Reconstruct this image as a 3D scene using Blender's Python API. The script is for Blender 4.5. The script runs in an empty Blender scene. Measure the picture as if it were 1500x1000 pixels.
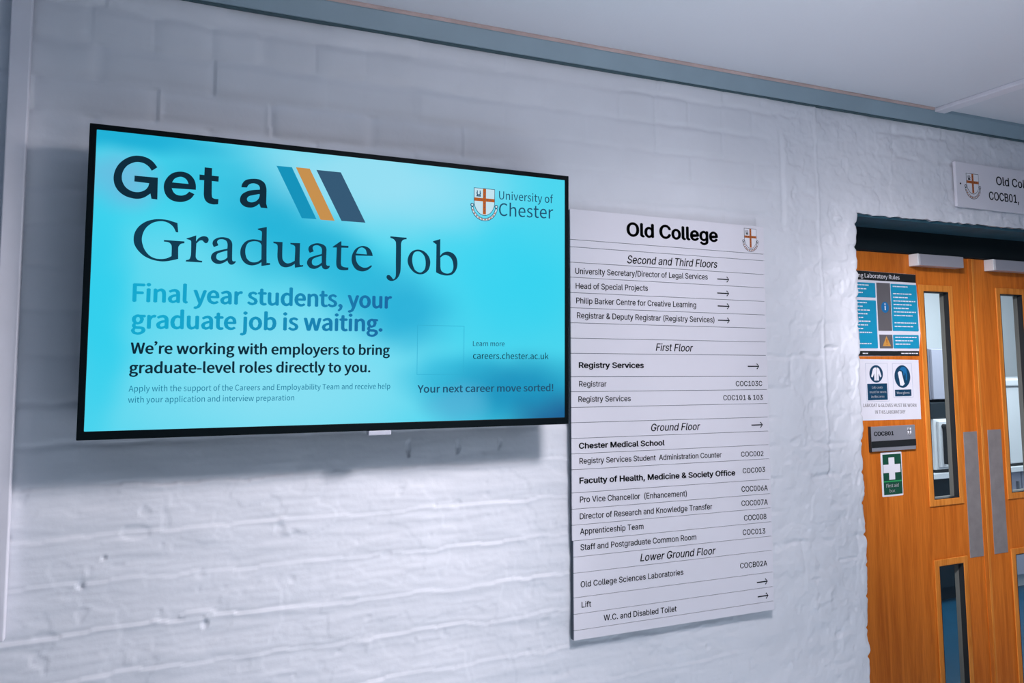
import bpy, bmesh, math, random
import numpy as np
from mathutils import Vector, Matrix

sc = bpy.context.scene
COL = sc.collection

# ------------------------------------------------------------------ camera
CAM = Vector((0.13946, -2.02285, 1.60929))
cam_data = bpy.data.cameras.new('camera')
cam_data.sensor_width = 36.0
cam_data.lens = 1131.14 / 1500 * 36.0
cam_data.shift_x = 30.79 / 1500
cam_data.shift_y = -59.96 / 1500
cam_data.clip_start = 0.02
cam = bpy.data.objects.new('camera', cam_data)
COL.objects.link(cam)
RGT = Vector((0.91815942, -0.39616916, -0.00576806))
FWD = Vector((0.39523322, 0.91477395, 0.08354227))
UP = Vector((-0.0278204, -0.07898485, 0.99648754))
cam.matrix_world = Matrix(((RGT.x, UP.x, -FWD.x, CAM.x), (RGT.y, UP.y, -FWD.y, CAM.y),
                           (RGT.z, UP.z, -FWD.z, CAM.z), (0, 0, 0, 1)))
sc.camera = cam

# ------------------------------------------------------------------ world, lights, exposure
sc.view_settings.view_transform = 'Standard'
sc.view_settings.look = 'None'
sc.view_settings.exposure = 0.0
sc.view_settings.gamma = 1.0
sc.view_settings.use_curve_mapping = False

world = bpy.data.worlds.new('World')
sc.world = world
world.use_nodes = True
bg = world.node_tree.nodes['Background']
bg.inputs[0].default_value = (0.30, 0.46, 0.66, 1)
bg.inputs[1].default_value = 0.18

def lamp(name, kind, loc, energy, color, target=None, **kw):
    d = bpy.data.lights.new(name, kind)
    d.energy = energy
    d.color = color
    for k, v in kw.items():
        setattr(d, k, v)
    o = bpy.data.objects.new(name, d)
    COL.objects.link(o)
    o.location = loc
    if target is not None:
        o.rotation_euler = (Vector(target) - Vector(loc)).to_track_quat('-Z', 'Y').to_euler()
    return o

# recessed corridor downlight in front of the wall, and the laboratory's ceiling panel
LP = (1.46, -1.08, 2.55)
SPOTS = (   # watts, place, aim, half angle: the downlight, split into added aimed beams, plus unseen floor and ceiling fills
    (94, LP, (2.5, 0, -1.5), 70),
    (255, LP, (-0.8, 0, 0.1), 42),
    (48, LP, (3.0, 0, 2.0), 24),
    (430, LP, (3.7, 0.18, 1.1), 22),  # beam added to brighten the doors
    (545, (1.9, -2.2, 2.55), (1.9, -2.1, 0.0), 50),  # unseen fill, added so floor bounce brightens the ceiling
    (35, (1.3, -1.75, 1.70), (1.25, -1.1, 2.59), 62),  # unseen fill, added to brighten the ceiling directly
    (40, LP, (1.9, 0, -0.6), 38))  # beam added for the lower wall
for watts, place, aim, half in SPOTS:
    lamp('corridor_key_and_fill', 'SPOT', place, watts, (1.0, 0.94, 0.98), aim, spot_size=math.radians(2 * half), spot_blend=1.0, shadow_soft_size=0.19)
lamp('laboratory_ceiling_light', 'AREA', (5.2, 1.1, 2.55), 58, (0.95, 0.97, 1.0), (5.2, 1.1, 0.0), size=2.2, size_y=1.0, shape='RECTANGLE')

# ------------------------------------------------------------------ lettering outlines (units of 1/1000 cap height)
GLYPHS = {}
GLYPHS['I'] = {
    ' ': (369, ()),
    'A': (943, ((32,0,396,1000,543,1000,910,0,777,0,564,595,519,732,456,940,482,940,418,729,374,595,167,0),(216,279,216,391,727,391,727,279),)),
    'B': (897, ((118,0,118,1000,474,1000,569,991,646,964,706,923,749,869,774,805,783,735,777,677,760,629,734,591,700,562,661,540,619,524,619,515,667,506,714,483,756,447,791,399,814,340,821,268,813,196,787,131,742,77,677,35,592,9,485,0),(245,112,481,112,581,123,648,157,686,207,699,268,692,317,673,361,642,399,601,429,549,447,488,454,245,454),(245,561,468,561,520,566,566,582,605,608,635,642,654,683,660,732,649,793,614,843,556,877,472,888,245,888),)),
    'C': (1003, ((526,-13,403,2,295,49,205,125,137,227,94,352,79,499,94,647,137,773,205,875,295,951,403,998,526,1013,599,1008,669,991,733,964,790,926,840,879,880,822,910,758,930,685,803,685,788,733,765,776,737,812,702,842,663,866,620,883,574,893,526,896,438,884,361,850,296,793,246,715,214,617,203,499,214,382,246,284,296,207,361,150,439,116,526,104,574,107,620,118,663,135,702,158,737,188,765,225,788,267,803,315,930,315,911,243,881,178,840,122,791,74,734,37,669,9,600,-8),)),
    'D': (987, ((430,0,189,0,189,112,422,112,534,124,625,159,695,216,745,293,775,389,785,502,775,614,745,709,696,785,628,842,541,876,434,888,183,888,183,1000,443,1000,579,985,693,940,785,868,852,769,894,646,907,502,893,357,852,233,783,134,689,60,571,15),(245,1000,245,0,118,0,118,1000),)),
    'E': (823, ((118,0,118,1000,732,1000,732,888,245,888,245,562,699,562,699,450,245,450,245,112,738,112,738,0),)),
    'F': (806, ((118,0,118,1000,726,1000,726,888,245,888,245,547,681,547,681,435,245,435,245,0),)),
    'G': (1023, ((528,-13,403,2,294,49,204,125,136,227,93,353,79,499,93,647,136,773,203,875,293,951,400,998,521,1013,597,1008,669,990,735,961,793,922,842,874,883,818,913,755,932,685,802,685,784,732,761,773,733,809,700,839,662,864,620,882,573,892,521,896,436,884,360,850,295,793,246,715,214,617,203,499,214,382,246,285,296,207,362,150,440,116,528,104,608,113,678,140,735,183,779,242,806,314,815,398,854,391,556,391,556,503,940,503,940,393,926,278,886,179,823,97,740,37,641,-1),)),
    'H': (1016, ((118,0,118,1000,245,1000,245,568,771,568,771,1000,898,1000,898,0,771,0,771,456,245,456,245,0),)),
    'I': (591, ((61,0,61,112,232,112,232,888,61,888,61,1000,530,1000,530,888,359,888,359,112,530,112,530,0),)),
    'J': (779, ((364,-13,244,6,148,64,86,159,65,286,65,340,192,340,192,286,204,205,239,146,294,110,364,98,433,110,487,146,522,205,534,286,534,1000,661,1000,661,286,640,159,578,64,483,6),)),
    'K': (917, ((205,286,205,425,273,513,343,596,416,677,715,1000,881,1000,454,542,448,543),(118,0,118,1000,245,1000,245,657,244,442,245,380,245,0),(732,0,369,509,448,608,882,0),)),
    'L': (772, ((118,0,118,1000,245,1000,245,112,710,112,710,0),)),
    'M': (1235, ((118,0,118,1000,298,1000,545,368,565,312,588,241,612,165,632,96,604,96,625,162,649,238,672,311,693,368,936,1000,1116,1000,1116,0,991,0,991,572,992,643,993,725,995,812,997,899,1008,899,978,805,947,713,919,633,896,572,672,0,562,0,335,572,313,631,285,710,254,801,220,899,234,899,236,818,238,731,239,646,240,572,240,0),)),
    'N': (1029, ((118,0,118,1000,268,1000,674,359,713,296,762,210,813,108,796,105,788,213,785,309,784,383,784,1000,911,1000,911,0,760,0,397,570,349,650,291,749,211,889,234,892,240,754,244,645,246,572,246,0),)),
    'O': (1048, ((525,-13,403,2,296,49,206,125,137,227,94,352,79,499,94,647,137,773,206,875,296,951,403,998,525,1013,647,998,754,951,844,875,912,773,955,647,969,499,955,352,912,227,844,125,754,49,647,2),(525,104,610,115,687,149,752,205,803,283,835,382,846,499,835,618,803,717,752,795,687,851,610,885,525,896,439,885,362,850,297,794,246,716,214,618,203,499,214,382,246,284,297,206,362,150,439,115),)),
    'P': (874, ((118,0,118,1000,462,1000,568,990,653,958,719,909,766,845,794,769,803,683,794,598,766,522,719,457,653,407,568,376,462,365,245,365,245,0),(245,477,457,477,528,483,584,503,626,535,655,577,672,627,677,683,672,740,655,789,626,831,584,862,527,882,456,889,245,889),)),
    'R': (883, ((118,0,118,1000,464,1000,569,990,655,960,721,913,767,851,795,777,805,692,795,607,767,534,721,473,654,427,569,398,464,389,245,389,245,0),(245,501,459,501,530,507,585,524,627,553,656,591,673,637,679,692,673,748,656,796,627,835,585,864,529,882,458,889,245,889),(694,0,452,450,595,450,841,0),)),
    'S': (878, ((440,-17,338,-9,251,18,179,61,126,118,90,188,75,268,205,268,217,216,243,172,280,139,327,115,381,101,440,97,504,102,562,118,610,145,648,181,671,224,679,274,673,317,653,352,622,379,582,402,481,437,361,470,251,512,169,568,119,641,102,732,113,811,147,880,201,936,270,979,353,1005,446,1013,540,1005,621,978,689,936,741,882,775,817,788,743,663,743,642,810,594,860,526,891,442,901,382,896,329,880,285,855,253,822,233,783,226,738,234,692,257,656,292,627,333,606,417,577,519,549,612,518,660,496,705,467,744,432,776,388,796,336,803,272,792,195,760,125,707,66,636,21,546,-8),)),
    'T': (882, ((62,888,62,1000,819,1000,819,888,505,888,505,0,379,0,379,888),)),
    'U': (1017, ((509,-16,398,-5,303,30,225,85,166,157,130,243,118,340,118,1000,244,1000,244,350,252,282,277,222,315,172,368,134,433,109,509,101,585,109,650,134,702,172,740,222,764,282,772,350,772,1000,899,1000,899,340,887,243,850,157,792,85,714,30,619,-5),)),
    'V': (943, ((401,0,32,1000,166,1000,378,405,423,270,487,60,461,60,525,271,569,405,776,1000,910,1000,546,0),)),
    'W': (1349, ((305,0,32,1000,162,1000,321,385,345,286,367,184,387,78,372,78,393,184,415,286,440,385,602,1000,746,1000,907,385,933,286,956,184,977,78,960,78,981,184,1003,286,1028,385,1186,1000,1316,1000,1042,0,895,0,723,635,691,769,660,934,687,934,658,776,625,635,453,0),)),
    'a': (765, ((314,-17,247,-10,186,10,134,42,94,88,68,144,60,212,66,270,85,316,114,352,152,380,197,400,246,414,350,432,459,446,496,452,521,462,537,477,542,501,542,505,537,547,524,583,502,612,471,633,432,646,385,650,335,646,293,634,259,615,231,591,211,565,197,538,81,572,112,633,154,680,205,715,261,738,321,751,381,756,470,746,517,731,562,708,602,675,634,630,655,570,662,494,662,0,544,0,544,102,536,102,495,48,464,23,423,2,374,-12),(335,89,397,96,448,115,488,145,518,183,536,226,542,271,542,373,510,358,455,346,394,337,345,330,264,312,230,296,203,274,186,244,181,206,185,171,200,142,224,119,255,103,292,93),)),
    'b': (834, ((451,-16,389,-10,339,7,300,33,271,61,232,115,220,115,220,0,103,0,103,1000,223,1000,223,628,232,628,270,680,299,708,337,733,387,750,450,756,538,744,615,709,679,652,727,575,757,481,767,371,757,261,727,166,679,89,616,32,539,-4),(433,92,497,101,549,129,591,172,621,229,639,297,645,372,639,447,621,513,591,569,550,612,497,639,433,648,369,640,317,613,276,572,246,517,228,450,221,372,228,294,246,226,276,170,318,128,370,101),)),
    'c': (778, ((407,-16,312,-4,230,32,161,90,110,167,78,261,67,368,78,478,110,572,161,649,230,707,312,744,407,756,461,752,511,741,558,724,600,700,637,669,668,633,693,591,711,544,595,515,571,568,531,611,476,639,407,648,340,639,285,610,243,565,213,508,195,441,189,368,195,297,213,231,243,174,285,130,340,101,407,91,477,101,532,130,573,174,598,230,713,201,696,153,671,110,639,73,602,42,559,17,512,-1,461,-12),)),
    'd': (834, ((384,-16,296,-4,219,32,155,89,107,166,77,261,67,371,77,481,108,575,156,652,220,709,297,744,385,756,448,750,497,733,536,708,565,680,602,628,611,628,611,1000,731,1000,731,0,615,0,615,115,603,115,564,61,534,33,496,7,446,-10),(402,92,465,101,517,128,559,170,589,226,607,294,613,372,607,450,589,517,559,572,518,613,465,640,402,648,337,639,284,612,243,569,213,513,195,447,189,372,195,297,213,229,243,172,285,129,338,101),)),
    'e': (794, ((417,-16,316,-4,230,32,161,90,109,167,78,260,67,367,78,475,109,569,159,647,226,706,308,743,403,756,464,751,522,735,578,709,628,670,670,619,702,554,723,475,730,381,730,333,147,333,147,434,664,434,609,397,603,467,585,528,556,578,516,617,465,641,403,649,341,641,288,616,245,578,214,530,195,474,189,415,189,349,196,273,217,209,251,158,297,121,353,98,417,91,460,94,499,104,532,120,561,143,584,172,601,207,717,179,694,124,659,77,612,38,555,9,490,-10),)),
    'f': (499, ((448,746,448,643,13,643,13,746),(158,0,158,848,166,907,188,955,222,993,266,1020,316,1036,368,1042,437,1036,477,1024,447,921,422,928,383,932,336,925,303,904,285,870,279,823,279,0),)),
    'g': (836, ((407,-296,330,-291,263,-274,207,-249,162,-216,126,-178,99,-136,199,-80,239,-130,267,-154,303,-173,349,-187,407,-191,489,-180,555,-148,598,-92,612,-11,612,134,602,134,563,82,534,54,496,31,446,15,383,9,298,20,221,52,157,105,108,177,77,268,67,376,77,484,108,577,157,652,221,709,298,744,385,756,448,750,498,733,537,708,566,680,605,627,615,627,615,746,732,746,732,-17,721,-106,689,-177,637,-230,571,-267,493,-289),(403,116,466,124,518,148,559,186,590,238,608,302,614,379,608,454,590,519,560,573,519,614,466,640,403,648,338,639,285,612,243,570,213,516,195,451,189,379,195,305,214,241,244,188,286,149,339,124),)),
    'h': (806, ((223,446,223,0,103,0,103,1000,223,1000,223,565,201,565,243,653,299,712,368,745,447,756,518,748,580,724,631,685,670,631,694,560,702,472,702,0,582,0,582,462,571,540,537,598,483,635,413,647,362,641,316,624,278,595,248,556,230,506),)),
    'i': (328, ((103,0,103,746,223,746,223,0),(164,870,133,876,106,894,87,919,81,950,87,981,106,1006,133,1024,164,1030,197,1024,224,1006,242,981,248,950,242,919,224,894,197,876),)),
    'j': (328, ((103,746,223,746,223,-59,218,-123,200,-178,169,-222,127,-254,73,-274,7,-281,-19,-281,-19,-170,4,-170,49,-163,80,-141,97,-106,103,-57),(164,870,132,876,105,894,87,919,81,950,87,981,105,1006,132,1024,164,1030,196,1024,223,1006,242,981,248,950,242,919,223,894,196,876),)),
    'k': (748, ((216,268,216,416,237,416,559,746,708,746,362,392,348,392),(103,0,103,1000,223,1000,223,0),(578,0,291,365,376,450,732,0),)),
    'l': (372, ((274,-5,198,6,145,40,114,93,103,166,103,1000,223,1000,223,194,227,151,236,122,255,107,287,102,315,103,334,107,355,5,318,-2),)),
    'm': (1199, ((103,0,103,746,220,746,221,581,211,581,231,635,260,680,297,715,338,739,384,754,431,759,506,747,565,709,607,652,631,579,614,579,633,631,663,674,702,710,748,737,801,754,858,759,921,752,977,731,1025,695,1063,646,1087,581,1095,501,1095,0,974,0,974,499,963,568,929,615,880,641,823,650,776,644,736,629,703,603,679,570,664,531,659,486,659,0,539,0,539,511,529,567,497,611,450,640,392,650,350,645,310,629,275,604,247,568,229,523,223,468,223,0),)),
    'n': (805, ((223,446,223,0,103,0,103,746,219,746,220,565,201,565,243,653,299,712,368,745,447,756,518,748,580,724,631,685,669,631,694,560,702,472,702,0,582,0,582,462,571,540,537,598,483,635,413,647,362,641,316,624,278,595,248,556,230,506),)),
    'o': (816, ((407,-16,312,-4,230,32,161,90,110,167,78,261,67,368,78,478,110,572,161,649,230,707,312,744,407,756,504,744,587,707,655,649,706,572,738,478,749,368,738,261,706,167,655,90,587,32,504,-4),(407,91,476,101,531,130,574,174,604,231,622,297,628,368,622,441,604,507,574,565,531,610,476,639,407,648,340,639,285,610,243,565,213,508,195,441,189,368,195,297,213,231,243,174,285,130,340,101),)),
    'p': (834, ((103,-281,103,746,220,746,220,628,232,628,270,680,299,708,337,733,387,750,450,756,538,744,615,709,679,652,727,575,757,481,767,371,757,261,727,166,679,89,616,32,539,-4,451,-16,389,-10,339,7,301,33,271,61,232,115,223,115,223,-281),(433,92,497,101,549,129,591,172,621,229,639,297,645,372,639,447,621,513,591,569,550,612,497,639,433,648,369,640,317,613,276,572,246,517,228,450,221,372,228,294,246,226,276,170,318,128,370,101),)),
    'r': (509, ((103,0,103,746,219,746,219,631,227,631,255,682,300,722,355,748,419,756,451,756,479,754,479,634,452,638,407,640,357,635,313,618,276,592,247,557,229,515,223,466,223,0),)),
    's': (717, ((358,-16,285,-10,220,7,166,35,121,74,89,125,70,185,185,209,207,156,244,118,294,97,356,89,426,98,481,122,515,159,527,202,520,238,499,267,465,289,417,305,293,334,205,365,142,409,104,467,92,538,101,599,128,652,170,695,226,728,293,749,368,756,439,750,499,732,548,704,588,667,617,622,637,570,527,545,508,585,477,620,431,645,368,654,307,646,257,623,224,588,213,545,221,507,244,478,282,456,338,438,451,411,540,381,602,337,639,280,651,209,642,147,614,93,570,47,511,13,439,-9),)),
    't': (447, ((401,746,401,643,13,643,13,746),(128,926,248,926,248,192,253,150,267,120,294,104,335,98,364,100,397,105,419,3,377,-5,331,-8,245,4,181,42,141,102,128,183),)),
    'u': (806, ((358,-10,288,-2,226,21,175,60,136,115,111,186,103,273,103,746,223,746,223,283,235,206,269,147,323,111,393,99,444,104,490,122,528,151,557,190,576,240,582,300,582,746,702,746,702,0,586,0,586,181,604,181,562,92,505,33,437,1),)),
    'v': (765, ((319,0,34,746,166,746,325,305,367,171,404,41,362,41,399,171,440,305,599,746,730,746,445,0),)),
    'w': (1115, ((270,0,44,746,171,746,262,420,302,268,344,81,324,81,365,265,405,420,495,746,622,746,711,420,750,267,791,81,769,81,812,266,852,420,944,746,1070,746,844,0,724,0,627,338,599,442,571,551,544,664,571,664,544,551,516,442,487,338,391,0),)),
    'x': (744, ((41,0,337,429,336,336,56,746,197,746,290,601,352,498,407,405,345,405,398,498,458,601,554,746,691,746,410,332,410,421,703,0,564,0,454,168,393,267,340,357,402,357,351,267,291,168,180,0),)),
    'y': (765, ((93,-272,121,-168,140,-172,174,-177,204,-175,231,-165,256,-145,278,-114,296,-70,319,-3,34,746,166,746,325,305,367,170,404,41,361,41,398,171,440,305,600,746,730,746,401,-114,376,-167,347,-210,313,-243,274,-267,230,-281,180,-285,127,-281),)),
    'z': (748, ((82,0,82,90,499,628,499,635,94,635,94,746,654,746,654,650,248,118,248,111,666,111,666,0),)),
    '0': (891, ((446,-13,342,2,255,47,186,122,135,223,104,349,94,499,104,649,136,776,187,878,256,952,343,998,446,1013,548,998,635,952,704,878,755,776,786,649,797,499,786,349,755,223,705,122,636,47,549,2),(446,97,513,109,570,145,616,203,649,283,669,382,676,499,669,618,649,717,616,797,570,855,513,891,446,903,377,891,320,855,275,797,242,717,222,618,215,499,222,382,242,283,275,203,320,145,377,109),)),
    '1': (891, ((150,0,150,107,768,107,768,0),(542,1000,542,0,417,0,417,881,411,881,169,703,169,839,390,1000),)),
    '2': (891, ((126,0,126,93,460,450,555,555,587,600,611,642,625,685,630,730,623,780,605,823,575,857,537,883,491,898,440,903,385,897,339,880,301,851,273,813,255,766,250,711,129,711,139,796,169,869,218,930,281,976,357,1004,442,1013,527,1004,601,976,663,932,710,875,739,808,749,732,744,677,729,624,702,569,660,508,525,353,300,119,300,111,765,111,765,0),)),
    '3': (891, ((428,-13,341,-5,261,19,192,59,138,113,102,180,86,259,215,259,226,211,249,171,282,139,325,116,374,103,430,98,488,103,541,119,585,146,618,183,640,229,647,285,641,337,621,386,588,427,540,459,476,480,395,487,308,487,308,588,566,881,566,889,137,889,137,1000,732,1000,732,905,415,547,415,568,518,567,606,542,677,498,729,437,762,365,772,285,761,202,728,130,676,70,607,24,523,-4),)),
    '4': (891, ((78,207,78,311,485,1000,611,1000,213,326,213,319,812,319,812,207),(554,0,554,238,554,287,554,624,674,624,674,0),)),
    '5': (891, ((435,-13,350,-5,275,22,212,64,163,118,130,183,117,256,240,256,250,213,271,175,302,143,341,118,385,103,435,98,492,105,543,127,585,160,617,205,638,258,644,319,637,380,616,435,583,480,540,515,488,537,428,544,378,540,329,528,285,508,252,483,132,497,189,1000,720,1000,720,889,296,889,263,593,268,593,305,619,349,639,399,651,451,656,517,649,578,631,632,601,678,561,716,511,745,454,763,390,768,321,758,229,725,149,674,81,607,30,526,-3),)),
    '6': (891, ((445,-13,357,-3,280,29,215,79,166,146,135,227,125,318,133,392,157,470,201,560,270,669,496,1000,633,1000,297,513,286,513,302,541,324,565,352,587,385,603,421,614,462,617,547,608,621,579,681,533,727,471,755,396,764,309,754,221,723,143,674,78,609,28,532,-3),(445,95,500,102,548,123,587,156,618,199,637,251,644,309,637,368,618,419,587,462,548,494,500,515,445,521,390,515,342,495,302,463,271,420,252,370,246,311,252,252,271,200,302,156,342,123,390,102),)),
    '7': (891, ((191,0,636,881,636,889,122,889,122,1000,768,1000,768,882,324,0),)),
    '8': (891, ((445,-13,350,-4,266,22,198,65,146,121,113,189,102,266,108,327,128,384,158,433,199,474,246,504,300,520,300,525,234,554,182,605,149,672,138,748,148,820,178,884,225,938,287,979,361,1005,445,1013,528,1005,602,979,663,938,710,884,740,820,750,748,739,672,706,605,655,554,591,525,591,520,643,504,690,474,730,433,761,384,781,327,788,266,777,189,744,121,692,65,623,22,540,-4),(445,97,507,102,560,118,603,145,635,180,655,223,662,272,655,325,634,371,600,409,556,438,504,456,445,462,385,456,333,438,289,409,255,371,234,325,227,272,233,223,253,180,285,145,329,118,382,102),(445,569,495,574,539,590,576,616,604,650,622,691,628,738,622,785,605,826,577,859,541,884,496,899,445,904,393,899,349,884,312,859,284,826,267,785,261,738,267,691,284,650,312,616,349,590,394,574),)),
    '9': (891, ((444,1013,532,1003,610,971,674,921,723,854,754,773,764,682,756,608,733,530,688,440,619,331,394,0,256,0,593,487,604,487,588,459,565,435,537,413,505,397,468,386,428,383,343,392,269,421,209,467,163,529,134,604,125,691,135,780,166,858,216,922,280,972,357,1003),(444,905,390,898,342,877,302,844,272,801,253,749,246,691,253,632,272,581,302,538,342,506,390,485,444,479,499,485,548,505,588,537,618,580,637,631,644,689,637,748,618,800,588,844,548,877,500,898),)),
    '&': (880, ((387,-13,295,-4,217,23,153,66,106,122,77,188,67,262,74,321,93,372,125,418,166,461,276,548,425,659,465,692,500,737,511,764,515,796,507,840,483,875,445,898,396,906,361,902,330,891,305,872,285,848,273,818,269,784,273,748,286,714,332,643,401,558,860,0,715,0,337,455,238,575,200,626,172,676,154,728,148,783,156,846,179,901,215,946,264,981,324,1002,393,1009,463,1002,522,981,570,947,606,903,629,852,636,795,632,751,619,711,599,673,573,639,503,576,303,428,251,384,216,343,197,302,191,258,197,212,215,172,244,138,282,113,327,97,379,91,438,98,494,116,546,147,592,188,631,238,661,298,680,366,686,441,801,441,796,354,780,283,756,226,729,182,679,122,654,92,600,46,533,13,460,-7),)),
    ',': (369, ((74,-235,133,140,269,140,166,-235),)),
    '.': (369, ((187,-9,153,-2,124,17,104,46,97,81,104,115,124,144,153,164,187,170,222,164,251,144,271,115,277,81,271,46,251,17,222,-2),)),
    '(': (537, ((175,406,181,519,198,636,224,754,259,867,300,971,347,1060,464,1060,416,953,375,842,342,728,317,616,302,508,297,406,302,316,315,225,338,131,370,32,412,-74,464,-189,347,-189,273,-42,219,107,186,258),)),
    ')': (537, ((73,-189,127,-72,169,35,201,135,222,229,235,318,240,406,235,508,219,616,195,728,162,842,121,953,73,1060,190,1060,237,971,279,867,313,754,340,636,356,518,362,406,351,256,317,105,263,-44,190,-189),)),
    '/': (490, ((462,1047,140,-150,28,-150,350,1047),)),
    '!': (385, ((132,315,124,1000,260,1000,251,315),(193,-9,158,-2,129,17,109,46,103,81,109,115,129,144,158,163,193,170,227,163,256,144,275,115,282,81,275,46,256,17,227,-2),)),
}
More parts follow.
